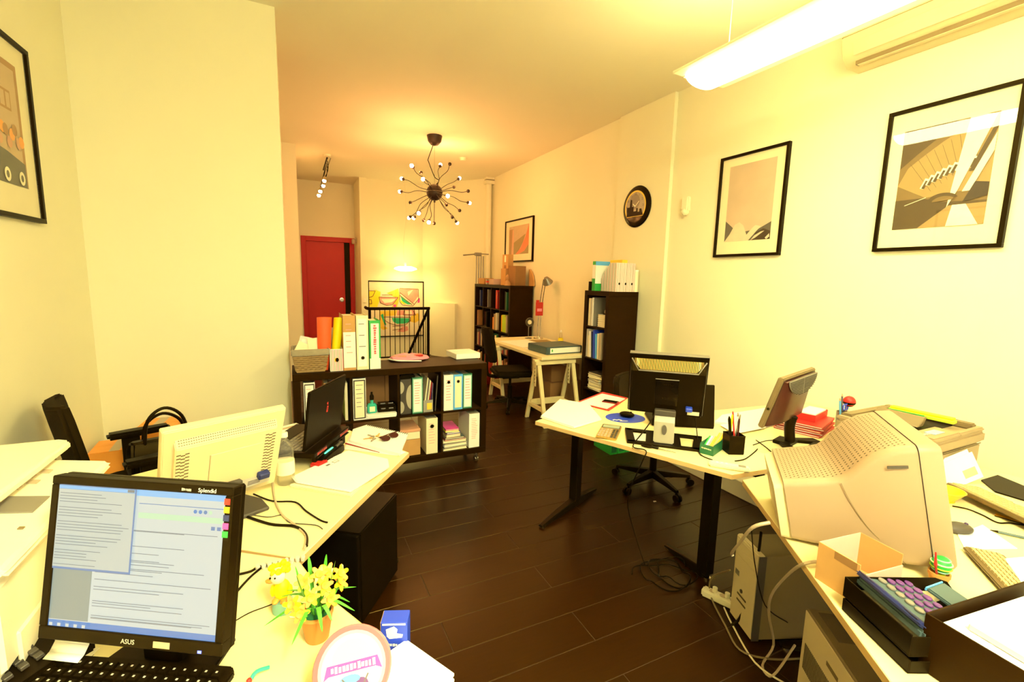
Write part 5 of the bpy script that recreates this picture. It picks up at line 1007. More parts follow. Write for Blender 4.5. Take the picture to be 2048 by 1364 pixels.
# wide monitor turned away
c = Vector((2.41, 1.5, 1.0)); yw = R(15.3); W, Hh = .50, .283
t = thing('wide_monitor', 'dark wide monitor with slatted top vent turned towards the wall', 'monitor', (c.x, c.y, ZD), yw)
Mp = TR(0, 0, c.z-ZD) @ RX(R(15.4))
k = MB(); k.M = Mp; k.box(-W/2, W/2, .0, .028, -Hh/2, Hh/2); obj('frame', k, 'beige_dark', t, .005, 2)
k = MB(); k.M = Mp; k.loft([[(-W/2*.97, .002, -Hh/2*.97), (W/2*.97, .002, -Hh/2*.97), (W/2*.97, .002, Hh/2*.97), (-W/2*.97, .002, Hh/2*.97)], [(-W/2*.9, -.012, -Hh/2*.9), (W/2*.9, -.012, -Hh/2*.9), (W/2*.9, -.012, Hh/2*.93), (-W/2*.9, -.012, Hh/2*.93)], [(-W/2*.55, -.05, -Hh/2*.75), (W/2*.55, -.05, -Hh/2*.75), (W/2*.55, -.03, Hh/2*.5), (-W/2*.55, -.03, Hh/2*.5)]]); obj('back_shell', k, 'maroon', t, .01, 2, True)
k = MB(); k.M = Mp @ TR(0, -.0165, Hh/2*.93) @ RX(R(-16)) @ FRONT; k.prism(ell(0, 0, W/2*.86, Hh/2*.62, 24, 180, 360), 0, .004); obj('vent_panel', k, 'mid_grey', t)
g = MB(); g.M = Mp @ TR(0, -.0215, Hh/2*.93) @ RX(R(-16)) @ FRONT
for i in range(10):
    z = -.006-i*.0085; hw = W/2*.84*math.sqrt(max(0, 1-(z/(Hh/2*.62))**2))
    if hw > .03: g.box(-hw, -.008, z-.003, z, 0, .002).box(.008, hw, z-.003, z, 0, .002)
go = obj('vent_slats', g, 'black', t); go['kind'] = 'stuff'
obj('stand_arm', MB().tube(catmull([(0, -.02, .16), (0, -.01, .10), (0, -.02, .015)], 5), .026, 10), 'black', t, smooth=True)
k = MB(); 
for s in (-1, 1): k.prism([(s*.03, .0), (s*.05, .02), (s*.17, -.08), (s*.14, -.13), (s*.10, -.10)], 0, .018)
k.prism([(-.14, -.13), (.14, -.13), (.12, -.10), (-.12, -.10)], 0, .016).prism([(-.06, -.04), (.06, -.04), (.05, .05), (-.05, .05)], 0, .02); obj('foot', k, 'black', t, .003)
k = MB(); k.M = Mp; k.ball((-W/2-.004, .012, -.03), .007, 8, 6); obj('side_knob', k, 'black', t)
# red document folders
c = PZ(1640, 852, ZD); t0 = Vector((2.79, 1.63, ZD))
for i in range(5):
    hz = ZD+.001+.013*i; rz = R(18+(-3, 2, -2, 3, 0)[i])
    t = thing('red_folder', ('lowest', 'second lowest', 'middle', 'second highest', 'topmost')[i]+' red document folder of the pile beside the laser printer', 'folder', (t0.x, t0.y, hz), rz, None)
    obj('cover', MB().box(-.16, .14, -.12, .12, 0, .0025).box(-.16, .14, -.12, .12, .0095, .012).box(-.16, .14, .1175, .12, .0025, .0095), 'red_dark' if i % 2 else 'red', t, .0008); obj('papers', MB().box(-.155, .135, -.115, .117, .0027, .0093), 'paper' if i != 2 else 'paper_cream', t)
t = thing('card_tray', 'red desk tray of white cards on the red folders', 'tray', (2.83, 1.62, ZD+.0665), R(14)); obj('tray', MB().box(-.11, .11, -.05, .05, 0, .003).box(-.11, .11, -.05, -.047, .003, .04).box(-.11, .11, .047, .05, .003, .04).box(-.11, -.107, -.047, .047, .003, .04).box(.107, .11, -.047, .047, .003, .04), 'red', t, .001); obj('cards', MB().box(-.10, .09, -.045, .045, .004, .045), 'paper', t, .001)
# pen mug by the printer
p = Vector((3.02, 1.545, ZD)); t = thing('pen_mug', 'small tin mug of pens behind the beige tube monitor', 'pen cup', p)
obj('mug', MB().lathe([(0, 0), (.038, 0), (.04, .10), (.037, .10), (.036, .005), (0, .005)], 20), 'steel_grey', t, smooth=True)
for x, y, ax, ay, L, m, nm, lb in ((-.02, 0, -.25, 0, .17, 'blue_sky', 'ruler', 'light blue ruler standing in the tin mug'), (.0, .01, .05, .1, .185, 'ink', 'pen', 'dark slim pen standing in the tin mug'), (.02, .0, .3, .1, .17, 'amber', 'pencil', 'orange pencil leaning in the tin mug')):
    tt = thing(nm, lb, nm, (p.x, p.y, ZD+.006)); k = MB(); k.cyl((x, y, 0), (x+ax*.15, y+ay*.15, L), .0055, 6); obj('shaft', k, m, tt); k = MB(); k.cyl((x+ax*.15, y+ay*.15, L), (x+ax*.165, y+ay*.165, L+.016), .0055, 6, .002); obj('point', k, 'ph_clay', tt)
tt = thing('scissors', 'blue handled scissors standing in the tin mug', 'scissors', (p.x, p.y-.005, ZD+.006)); 
for s in (-1, 1): obj('handle', MB().tube([(s*.012+.014*math.cos(j*math.pi/7), 0, .125+.019*math.sin(j*math.pi/7)) for j in range(15)], .004, 6), 'blue', tt, smooth=True)
obj('blades', MB().box(-.006, .006, -.002, .002, .005, .11), 'chrome', tt)
tt = thing('ball_topper', 'glossy red and black ball on a stick in the tin mug', 'toy', (p.x+.03, p.y, ZD+.006)); obj('ball', MB().ball((.012, 0, .155), .034, 16, 10), 'red', tt, smooth=True); obj('band', MB().lathe([(.0, .1205), (.02, .126), (.032, .142), (.035, .152), (0, .152)], 16, (.012, 0, 0)), 'black', tt, smooth=True); obj('stick', MB().cyl((0, 0, 0), (.012, 0, .125), .003, 6), 'pine', tt)
sheets('glue_stick', 'red and yellow marker lying by the printer', [(1668, 828), (1676, 828), (1676, 836), (1668, 836)], ZD+.05, 1, 'red', th=.02, cat='marker') if False else None
# laser printer
t = thing('laser_printer', 'beige laser printer by the right wall behind the tube monitor', 'printer', (2.725, 1.105, ZD+.001), 0)
hp = .212
obj('lower_body', MB().box(-.235, .24, -.195, .195, .0, .135), 'printer_shell', t, .012, 2, True)
k = MB(); k.prism([(-.245, -.19), (-.22, -.205), (.245, -.205), (.245, .205), (-.22, .205), (-.245, .19)], .138, hp-.022); obj('upper_body', k, 'printer_shell', t, .010, 2, True)
obj('front_frame', MB().box(-.24, .0, -.20, -.10, hp-.022, hp).box(-.24, -.20, -.10, .20, hp-.022, hp-.004).box(.0, .24, -.20, -.17, hp-.022, hp-.004), 'printer_shell', t, .006, 2); obj('rear_frame', MB().box(.19, .24, -.17, .20, hp-.022, hp+.006).box(-.20, .19, .15, .20, hp-.022, hp+.006), 'beige_dark', t, .006, 2)
obj('output_tray', MB().box(-.20, .19, -.10, .15, hp-.022, hp-.019), 'black', t); obj('tray_lid', MB().loft([[(-.05, y, hp-.015), (.01, y, hp+.028), (.03, y, hp+.028), (.0, y, hp-.015)] for y in (-.06, .14)]), 'beige_dark', t, .003)
k = MB(); k.M = TR(-.12, -.15, hp+.0003); k.box(-.045, .045, -.02, .02, 0, .003); obj('display', k, 'lcd_panel', t, .001)
for i in range(3): obj('button', MB().cbox((-.215+.02*i, -.15, hp+.002), (.012, .012, .005)), 'light_grey', t, .001)
obj('side_seam', MB().box(-.23, .235, -.1965, -.194, .128, .132), 'beige_dark', t); obj('paper_cassette', MB().box(-.245, -.235, -.17, .17, .02, .09), 'printer_shell', t, .004)
p = PZ(1915, 840, ZD+.31); t = thing('highlighter_pack', 'long green and yellow pack on top of the laser printer', 'pack', (2.83, 1.13, ZD+hp+.0075), R(-86)); obj('tray', MB().box(-.10, .16, -.022, .022, 0, .016), 'lime', t, .002); obj('cover', MB().box(-.095, .155, -.018, .018, .016, .028), 'yellow', t, .003); obj('strip', MB().box(-.10, .05, -.0225, -.0215, .001, .014), 'green', t)
# ================================================================== SIDE DESK (right foreground)
# beige tube monitor
near = Vector((1.717, .534, .78)); yw = R(40.5); dv = Vector((math.cos(yw), math.sin(yw), 0)); W, Hh = .426, .38
c = near+dv*W/2
t = thing('tube_monitor', 'big beige tube monitor with perforated rounded top', 'monitor', (c.x, c.y, ZD), yw)
Mp = TR(0, 0, .04) @ RX(R(-12.5))
def rr4(hw, z0, z1, y, r=.03, n=4):
    out = []
    for cx, cz, a0 in ((hw-r, z0+r, -90), (hw-r, z1-r, 0), (-hw+r, z1-r, 90), (-hw+r, z0+r, 180)):
        for j in range(n+1): a = R(a0+90*j/n); out.append((cx+r*math.cos(a), y, cz+r*math.sin(a)))
    return out
k = MB(); k.M = Mp; k.loft([rr4(W/2*.985, .006, Hh-.006, -.008, .02), rr4(W/2, 0, Hh, .0, .02), rr4(W/2, 0, Hh, .045, .02)]); obj('bezel', k, 'tube_shell', t, smooth=True)
k = MB(); k.M = Mp; k.loft([rr4(W/2*.86, .055, Hh-.03, -.0085, .03), rr4(W/2*.8, .065, Hh-.04, -.011, .03)]); obj('screen', k, 'black_gloss', t, smooth=True)
secs = [(.047, .211, .002, .378), (.10, .206, .004, .372), (.15, .200, .008, .352), (.19, .193, .014, .318), (.22, .188, .02, .288), (.245, .185, .025, .272), (.28, .182, .036, .268), (.40, .176, .058, .264)]
k = MB(); k.M = Mp; k.loft([rr4(hw, z0, z1, y, .022) for y, hw, z0, z1 in secs]); obj('rear_shell', k, 'tube_shell', t, smooth=True)
k = MB(); k.M = Mp; k.loft([rr4(.168, .055, .25, .40, .015), rr4(.165, .06, .245, .43, .015)]); obj('rear_cover', k, 'beige_warm', t, smooth=True)
k = MB(); k.M = Mp; k.tube(rr4(W/2+.0004, -.0004, Hh+.0004, .046, .02)+rr4(W/2+.0004, -.0004, Hh+.0004, .046, .02)[:1], .0009, 4); obj('bezel_seam', k, 'dark_grey', t)
def ztop(y):
    for a_, b_ in zip(secs, secs[1:]):
        if a_[0] <= y <= b_[0]: f = (y-a_[0])/(b_[0]-a_[0]); return a_[3]+(b_[3]-a_[3])*f, a_[1]+(b_[1]-a_[1])*f
    return secs[-1][3], secs[-1][1]
g = MB(); g.M = Mp
for j in range(28):
    y = .066+j*.0118; z, hw = ztop(y); z2, _ = ztop(min(.399, y+.004)); n = int((hw*2-.05)/.0175)
    for i in range(n):
        x = -hw+.027+i*.0175+(.0088 if j % 2 else 0)
        g.add([(x, y, z+.0006), (x+.006, y, z+.0006), (x+.006, y+.0045, z2+.0006), (x, y+.0045, z2+.0006)], [(0, 1, 2, 3)])
go = obj('vent_holes', g, 'hole', t); go['kind'] = 'stuff'
k = MB(); k.M = Mp; k.prism([(0, 0)], 0, 0) if False else k.box(-W/2-.0015, -W/2+.002, .075, .125, .315, .323); obj('side_slot', k, 'dark_grey', t)
# shading boundary of the near side recess, drawn as a thin dark line
k = MB(); k.M = Mp; sp = catmull([(-.1895, .243, .262), (-.1905, .225, .20), (-.1935, .19, .12), (-.198, .14, .05), (-.202, .11, .012)], 6); k.tube([(p[0]-.0008, p[1], p[2]) for p in sp], .0012, 4); obj('side_shading_line', k, 'beige_dark', t)
obj('swivel_foot', MB().lathe([(0, 0), (.15, 0), (.155, .012), (.12, .035), (.09, .06), (0, .06)], 32, (0, .20, 0)), 'beige_warm', t, smooth=True)
obj('foot_ring', MB().box(-.16, .14, .10, .33, .0, .035), 'beige_warm', t, .02, 3, True)
g = MB()
for i in range(13): g.box(-.1615, -.159, .13+i*.014, .135+i*.014, .008, .026)
go = obj('foot_slots', g, 'black', t); go['kind'] = 'stuff'
# beige keyboard on edge, bowl, envelope, mouse, pen
a = PZ(1935, 978, ZD+.05); b = PZ(2080, 1045, ZD+.05); rz = math.atan2(b.y-a.y, b.x-a.x)
keyboard('keyboard', 'cream keyboard propped up at the back of the side desk', ((a.x+b.x)/2+.05, (a.y+b.y)/2-.015, ZD+.012), rz+math.pi, .40, .15, 'kb_body', 'kb_key', 16, 5, tilt=8)
c_ = PZ(2000, 1170, ZD+.015); keyboard('keyboard', 'yellowed flat keyboard in front of the tube monitor', (1.86, .445, ZD+.001), R(40), .40, .105, 'kb_body', 'kb_key', 20, 6, h=.014, tilt=1)
p = PZ(1905, 1002, ZD); t = thing('bowl', 'amber plastic bowl beside the tube monitor', 'bowl', (p.x-.02, p.y+.02, ZD)); obj('shell', MB().lathe([(0, 0), (.03, 0), (.032, .006), (.062, .045), (.064, .047), (.06, .047), (.028, .008), (0, .006)], 26), 'amber', t, smooth=True); obj('foot_ring', MB().lathe([(.026, 0), (.034, 0), (.034, .004), (.026, .004)], 20), 'amber', t)
p = PZ(1935, 970, ZD); t = thing('envelope', 'white window envelope leaning on the laser printer', 'envelope', (p.x+.0, p.y+.005, ZD+.002), R(-14)); k = MB(); k.M = RY(R(-16)) @ RX(R(-20)); k.box(-.10, .10, 0, .0015, 0, .115); obj('paper', k, 'paper', t); k = MB(); k.M = RY(R(-16)) @ RX(R(-20)); k.box(.01, .08, -.0006, 0, .02, .055); obj('window', k, 'beige', t)
t = thing('envelope', 'second white envelope just behind the window envelope', 'envelope', (p.x-.01, p.y+.014, ZD+.002), R(-14)); k = MB(); k.M = RY(R(-16)) @ RX(R(-20)); k.box(-.10, .10, 0, .0015, 0, .125); obj('paper', k, 'paper', t); k = MB(); k.M = RY(R(-16)) @ RX(R(-20)); k.prism([(-.1, 0), (.1, 0), (0, .001)], .124, .1255); obj('flap', k, 'paper', t)
p = PZ(1922, 1066, ZD); t = thing('mouse', 'dark mouse behind the tube monitor bezel on the side desk', 'mouse', (p.x, p.y+.01, ZD), R(60)); obj('shell', MB().ball((0, 0, .013), .03, 16, 10, (1, 1.6, .7)), 'dark_grey', t, smooth=True); obj('wheel', MB().cyl((-.003, -.025, .03), (.003, -.025, .03), .006, 10), 'violet_dark', t)
a = PZ(1980, 1060, ZD+.006); b = PZ(2060, 1078, ZD+.006); t = thing('pen', 'black ballpoint lying on the side desk', 'pen', (a.x, a.y, ZD+.006)); d_ = Vector((b.x-a.x, b.y-a.y, 0)); obj('barrel', MB().cyl(d_*.2, d_*1.2, .0045, 8), 'slate', t, smooth=True); obj('tip', MB().cyl((0, 0, 0), d_*.2, .001, 8, .0045), 'black', t, smooth=True)
a = PZ(1990, 1030, ZD); b = PZ(2060, 1050, ZD); rz = math.atan2(b.y-a.y, b.x-a.x); t = thing('ruler', 'amber ruler lying below the cream keyboard', 'ruler', (a.x, a.y, ZD+.001), rz); obj('strip', MB().box(0, .22, -.016, .016, 0, .003), 'amber', t, .0005); obj('edge', MB().box(0, .22, -.018, -.016, 0, .003), 'black', t)
cable('cable', dc([(1905, 1012), (1935, 1018), (1965, 1030), (1995, 1045), (2020, 1046), (2060, 1052)]), .0028, 'black', 'black mouse cable running along the side desk')
sheets('desk_mat', 'black mat along the wall side of the side desk', [(1962, 962), (1995, 952), (2075, 985), (2090, 1015), (1990, 985)], ZD+.001, 2, 'black', th=.003, cat='mat')
sheets('paper_stack', 'white papers spread right of the flat keyboard', [(2010, 1118), (2080, 1112), (2170, 1190), (2150, 1280), (2090, 1230)], ZD+.0205, 3, th=.0012, jit=.004)
sheets('loose_sheet', 'white sheet lying beyond the pen on the side desk', [(1915, 1070), (1965, 1050), (2035, 1098), (1930, 1100)], ZD+.001, 2, th=.001)
# small cardboard box, open
a = PZ(1652, 1165, ZD); b = PZ(1708, 1212, ZD); c_ = PZ(1822, 1178, ZD)
rz = math.atan2(c_.y-b.y, c_.x-b.x); W = .175; D = .12; hb = .115
t = thing('cardboard_box', 'small open cardboard box in front of the tube monitor', 'box', (b.x+.01, b.y+.0, ZD), rz)
obj('front_wall', MB().box(0, W, 0, .003, 0, hb*.72), 'card_in', t); obj('left_wall', MB().box(0, .003, .003, D, 0, hb), 'card', t); obj('right_wall', MB().box(W-.003, W, .003, D, 0, hb), 'card', t); obj('back_wall', MB().box(.003, W-.003, D-.003, D, 0, hb), 'card_in', t); obj('bottom', MB().box(.003, W-.003, .003, D-.003, 0, .003), 'card', t)
obj('tape', MB().box(-.0006, 0, .01, D*.6, hb*.8, hb), 'card_dark', t)
# letter trays
a = PZ(1690, 1158, ZD+.07); 
def letter_tray(name, label, loc, rz, h, slope):
    t = thing(name, label, 'tray', loc, rz); W, D = .30, TRD
    obj('floor_panel', MB().box(0, W, 0, D, .0, .004), 'black', t, .001)
    obj('left_side', MB().box(0, .003, 0, D, .004, h), 'black', t, .0008)
    k = MB(); k.M = RX(R(90)); k.prism([(.003, .004), (W, .004), (W, h*.35), (W*.93, h*.8), (W*.82, h), (.003, h)], -D-.0, -D+.003); obj('back_side', k, 'black', t, .0008)
    obj('front_lip', MB().box(.003, W, 0, .003, .004, h*slope), 'black', t, .0008); return t
pb_ = PZ(1686, 1190, ZD+.055); trz = R(-47)
tl = Vector((1.335, .675, ZD)); tr_rz = math.atan2(-.811, -.585)
def tray_at(px, py, z): q0 = PZ(px, py, z); return q0
A = tray_at(1688, 1165, ZD+.075); Bn = tray_at(1822, 1285, ZD+.075); ur = (Bn-A).normalized(); rz_t = math.atan2(ur.y, ur.x)+math.pi/2
TRD = (Bn-A).length; t = letter_tray('letter_tray', 'black letter tray holding the purple calculator', (Bn.x, Bn.y, ZD+.038), rz_t, .055, .9) 
letter_tray('letter_tray', 'lower black letter tray beneath the calculator tray', (Bn.x-.004, Bn.y-.004, ZD+.001), rz_t, .034, .9)
Rt = RZ(rz_t)
def in_tray(x, y, z=.042): v = Rt @ Vector((x, y, 0)); return (Bn.x+v.x, Bn.y+v.y, ZD+.038+z-.038+.005)
L_ = in_tray(.15, TRD/2); t = thing('paper_stack', 'cream papers in the calculator tray', 'paper', L_, rz_t)
for i in range(4): obj('sheet', MB().box(-.14, .14, -TRD/2+.008, TRD/2-.008, i*.003, i*.003+.0028), 'paper_cream', t)
# big calculator
q0 = in_tray(.105, TRD*.54); t = thing('calculator', 'grey desktop calculator with purple keys in the black letter tray', 'calculator', (q0[0], q0[1], q0[2]+.0125), rz_t+R(90))
W, D = .20, .15
k = MB(); k.M = RX(R(6)); k.prism([(-W/2, -D/2+.02), (-W/2+.02, -D/2), (W/2-.02, -D/2), (W/2, -D/2+.02), (W/2, D/2), (-W/2, D/2)], .006, .026); obj('body', k, 'slate', t, .005, 2)
k = MB(); k.M = TR(0, D/2-.012, .034) @ RX(R(34)); k.prism([(-W/2, -.024), (W/2, -.024), (W/2*.98, .018), (0, .028), (-W/2*.98, .018)], 0, .012); obj('display_hood', k, 'blue_dark', t, .005, 2); k = MB(); k.M = TR(0, D/2-.012, .0465) @ RX(R(34)); k.box(-W*.42, W*.42, -.014, .012, 0, .001); obj('display', k, 'dark_grey', t)
for i in range(7):
    for j in range(4):
        k = MB(); k.M = RX(R(6)) @ TR(-W*.41+i*W*.136, -D*.38+j*D*.16, .026); k.prism(ell(0, 0, W*.055, D*.06, 10), 0, .006); obj('key', k, 'purple' if 1 < i and j < 3 else ('mid_grey' if i > 0 else 'dark_grey'), t, .0015)
# blue pocket organiser leaning in the tray
q0 = in_tray(.235, TRD*.5); t = thing('organiser', 'flat blue-grey gadget propped in the letter tray', 'gadget', (q0[0], q0[1], q0[2]+.013), rz_t+R(20)); k = MB(); k.M = RX(R(12)); k.box(-.035, .035, -.06, .075, .012, .022); obj('case', k, 'slate', t, .003, 2); k = MB(); k.M = RX(R(12)); k.box(-.035, .035, .075, .079, .012, .022); obj('edge', k, 'blue_sky', t, .001); obj('prop', MB().box(-.03, .03, -.05, .05, 0, .012), 'black', t, .002)
# second tray stack with white papers nearest
A2 = tray_at(1868, 1216, ZD+.14); 
t = thing('document_box', 'dark document tray full of white papers at the near end of the side desk', 'tray', (1.245, .30, ZD+.001), R(-7))
W, D = .42, .40
obj('outer_left', MB().box(0, .004, -D+.12, .13, 0, .135), 'espresso', t, .001); obj('outer_back', MB().box(.004, W, .126, .13, 0, .135), 'espresso', t, .001); obj('bottom', MB().box(.004, W, -D+.12, .126, 0, .004), 'espresso', t); 
for i in range(9): k = MB(); k.M = TR(.012+.006*(i % 3), .0, .006+i*.0125) @ RZ(R((-.5, .5, 0, .8)[i % 4])); k.box(0, W-.05, -.27, .112, 0, .012); obj('paper_bundle', k, 'paper', t, .001)
k = MB(); k.M = TR(.05, -.03, .119) @ RZ(R(-3)); k.box(0, W-.09, -.25, .11, 0, .016); obj('paper_bundle', k, 'paper', t, .002)
# cactus pen pot
p = PZ(1892, 1170, ZD+.0); t = thing('cactus_pot', 'knitted green toy cactus in a small terracotta pot', 'toy', (p.x-.02, p.y+.012, ZD)); obj('pot', MB().lathe([(0, 0), (.018, 0), (.024, .03), (.026, .03), (.026, .04), (.022, .04), (.02, .03), (0, .03)], 18), 'terracotta', t, smooth=True)
obj('cactus', MB().ball((.004, 0, .062), .024, 16, 10, (1, 1, 1.05)), 'green', t, smooth=True)
for j in range(4): obj('yarn_ring', MB().tube([(.004+.0245*math.cos(j*.5-.75)*math.cos(i*math.pi/9), .0245*math.cos(j*.5-.75)*math.sin(i*math.pi/9), .062+.0255*math.sin(j*.5-.75)) for i in range(19)], .0022, 5), ('teal_pale', 'lime', 'paper_cream', 'teal_pale')[j], t, smooth=True)
obj('stem', MB().cyl((.004, 0, .03), (.004, 0, .05), .012, 12), 'lime', t, smooth=True)
t = thing('pen', 'red capped pen standing in the cactus pot', 'pen', (p.x-.038, p.y+.010, ZD+.032)); obj('barrel', MB().cyl((0, 0, 0), (-.008, .004, .035), .003, 8), 'red_dark', t, smooth=True); obj('cap', MB().cyl((-.008, .004, .035), (-.014, .006, .075), .0045, 8, .002), 'red', t, smooth=True)
# ================================================================== UNDER THE RIGHT DESKS
fr = Vector((1.80, 1.18, 0)); d1 = (Vector((1.868, 1.345, 0))-fr); rzp = math.atan2(d1.y, d1.x)
t = thing('computer_tower', 'beige computer tower with dark front edge under the corner desk joint', 'computer', (fr.x, fr.y, 0), rzp-math.pi/2)
obj('case', MB().box(.03, .40, 0, .178, .012, .42), 'beige_dark', t, .004); obj('front_panel', MB().box(0, .03, -.002, .18, .01, .425), 'beige_warm', t, .006, 2)  # case coloured darker than the front to carry the shade under the desk
for i in range(3): obj('drive_bay', MB().box(-.003, 0, .015, .165, .30+.038*i, .334+.038*i), 'beige_warm', t, .001)
obj('power_button', MB().cyl((-.004, .10, .18), (0, .10, .18), .009, 12), 'dark_grey', t); obj('badge', MB().box(-.0015, 0, .13, .16, .235, .26), 'mid_grey', t); obj('corner_strip', MB().box(-.001, .034, -.006, -.002, .012, .42), 'dark_grey', t, .001)
for i in range(2): obj('slot', MB().box(-.002, 0, .06, .13, .12+.03*i, .128+.03*i), 'hole', t)
for x, y in ((.05, .02), (.05, .15), (.35, .02), (.35, .15)): obj('foot', MB().cyl((x, y, 0), (x, y, .012), .014, 10), 'black', t)
c0 = PZ(1613, 1215, .42)
t = thing('computer_tower', 'beige computer tower with side louvres under the side desk', 'computer', (c0.x, c0.y, 0), R(235))
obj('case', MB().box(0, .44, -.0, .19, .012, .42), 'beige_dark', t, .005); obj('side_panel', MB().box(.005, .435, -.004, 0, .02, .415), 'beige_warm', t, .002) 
g = MB()
for i in range(22): g.box(.03+i*.008, .034+i*.008, -.0055, -.0035, .20, .30)
go = obj('louvres', g, 'hole', t); go['kind'] = 'stuff'; obj('top_label', MB().box(.02, .16, .03, .12, .42, .4208), 'hole', t); obj('finger_dent', MB().box(.17, .24, -.0052, -.0035, .34, .355), 'beige_dark', t)
for x, y in ((.05, .02), (.05, .16), (.38, .02), (.38, .16)): obj('foot', MB().cyl((x, y, 0), (x, y, .012), .014, 10), 'black', t)
a = PZ(1405, 1180, .02); b = PZ(1455, 1203, .02); rz = math.atan2(b.y-a.y, b.x-a.x)
t = thing('power_strip', 'white power strip with plugs on the floor', 'power strip', (a.x, a.y, 0), rz); obj('body', MB().box(0, .20, -.025, .025, 0, .04), 'white_plastic', t, .008, 2)
for i in range(3): obj('socket', MB().cyl((.05+i*.05, 0, .04), (.05+i*.05, 0, .0405), .017, 16), 'beige', t)
for i in range(2): obj('plug', MB().cyl((.06+i*.06, 0, .041), (.06+i*.06, 0, .065), .012, 10), 'white_plastic', t)
# cable coil
pts = []; cc_ = PZ(1335, 1150, 0)
for i in range(66): a = i*.33; r_ = .115+.035*math.sin(i*.61); pts.append((cc_.x+r_*1.15*math.cos(a)+.05*math.sin(i*.17), cc_.y+r_*.85*math.sin(a), .006+.010*(1+math.sin(i*1.3))))
cable('cable_coil', pts, .0035, 'black', 'tangled black cable coil on the floor under the corner desk', n=5)
# hanging cables
def hang(pts): return [PZ(x, y, z) for x, y, z in pts]
cable('cable', hang([(1312, 822, ZD+.10), (1300, 845, ZD+.06), (1283, 868, ZD+.03), (1266, 893, ZD+.008)])+[Vector((1.60, 1.70, ZD+.004)), Vector((1.575, 1.70, ZD-.06))]+[PZ(1255, 1000, .34), PZ(1272, 1075, .12), PZ(1290, 1130, .012)], .0032, 'black', 'black cable hanging from the black monitor over the desk edge to the floor')
cable('cable', hang([(1386, 818, ZD+.10), (1392, 850, ZD+.05), (1396, 885, ZD+.006), (1400, 908, ZD+.005), (1425, 920, ZD+.004)]), .003, 'black', 'black cable with grey end dropping beside the marker box')
cable('cable', dc([(1470, 922), (1490, 918), (1508, 905), (1515, 898)]), .003, 'black', 'short black cable between pen cup and tube monitor')
cable('cable', dc([(1506, 890), (1530, 882), (1548, 880), (1570, 875)]), .0022, 'black', 'thin black cable in front of the wide monitor foot')
cable('cable', dc([(1512, 880), (1530, 893), (1542, 903)]), .0025, 'black', 'black usb cable crossing by the wide monitor foot')
cable('cable', [PZ(1540, 1045, ZD+.05), PZ(1505, 1055, ZD+.02), PZ(1480, 1085, ZD-.10), PZ(1464, 1105, ZD-.22), PZ(1466, 1112, ZD-.24)], .006, 'beige', 'thick cream cable with moulded plug hanging from the tube monitor')
cable('cable', [PZ(1660, 1122, ZD+.006), PZ(1610, 1127, ZD+.006), PZ(1575, 1150, ZD-.12), PZ(1543, 1190, .42), PZ(1538, 1230, .25), PZ(1547, 1290, .03), PZ(1525, 1330, .006), PZ(1545, 1352, .006), PZ(1590, 1290, .08)], .005, 'beige', 'cream cable looping from the side desk down to the floor')
cable('cable', [PZ(1460, 1140, .25), PZ(1424, 1155, .10), PZ(1421, 1190, .02), PZ(1450, 1250, .006), PZ(1480, 1300, .006), PZ(1540, 1318, .006), PZ(1600, 1317, .006)], .0045, 'beige_dark', 'tan cable snaking past the power strip on the floor')
cable('cable', [PZ(1448, 1215, .01), PZ(1465, 1250, .006), PZ(1510, 1325, .006), PZ(1575, 1370, .006)], .004, 'white_plastic', 'white cable running from the power strip towards the foreground')
cable('cable', [PZ(1522, 1065, .55), PZ(1516, 1110, .40), PZ(1500, 1180, .22), PZ(1480, 1235, .05), PZ(1463, 1250, .01)], .006, 'black', 'thick black cable draped over the beige tower')
cable('cable', [PZ(1503, 1060, .56), PZ(1510, 1130, .38), PZ(1530, 1210, .25), PZ(1575, 1245, .15)], .0025, 'black', 'thin black cable crossing the side of the beige tower')
one('paper_scrap', MB().prism([(-.012, -.006), (.01, -.008), (.014, .004), (-.006, .009)], 0, .0015), 'paper', 'tiny white paper scrap on the dark floor', 'scrap', PZ(1309, 1003, .0005))
for i in range(4):
    binder('lever_binder', 'green binder standing on the floor behind the corner desk', (2.60+i*.088, 3.22, .001), R(-2), .08, .31, .27, 'green', 'green_dark', None, group='green binders on the floor')
# ================================================================== NARROW SHELF CONTENTS (front faces -x; local x runs towards the camera)
NX, NY = 2.945, 4.245
def nz(r): return .05+r*.351
def nloc(x, d, z): return (NX+d, NY-x, z)
RN = R(-90)
k_ = .06
for i, (w_, hh, c_, lb) in enumerate(((.03, .30, 'paper_cream', 'cream'), (.025, .30, 'light_grey', 'pale grey'), (.02, .31, 'paper', 'white'))):
    book('book', lb+' upright folder in the upper cell of the narrow shelf', nloc(k_, .02, nz(3)), RN, w_, hh, .25, c_); k_ += w_+.004
one('plastic_sheet', MB().box(0, .004, 0, .28, 0, .31), 'mid_grey', 'grey plastic divider in the upper cell of the narrow shelf', 'divider', nloc(.16, .02, nz(3)), RN)
zz = nz(3)
for i in range(6): hh = .022; flatbook('paper_pad', ('lowest', 'second', 'third', 'fourth', 'fifth', 'topmost')[i]+' white paper pad piled in the upper cell of the narrow shelf', (NX+.15, NY-.29, zz), RN+R(random.uniform(-5, 5)), .17, .22, hh, 'paper'); zz += hh+.0004
t = thing('tape_roll', 'tape dispenser on the paper pads of the narrow shelf', 'tape', (NX+.08, NY-.31, zz), RN); k = MB(); k.M = TR(0, 0, .03) @ RX(R(90)); k.lathe([(.012, -.01), (.028, -.01), (.028, .01), (.012, .01)], 18); obj('roll', k, 'beige', t, smooth=True); obj('holder', MB().box(-.05, .05, -.015, .015, 0, .012), 'black', t, .003)
k_ = .055
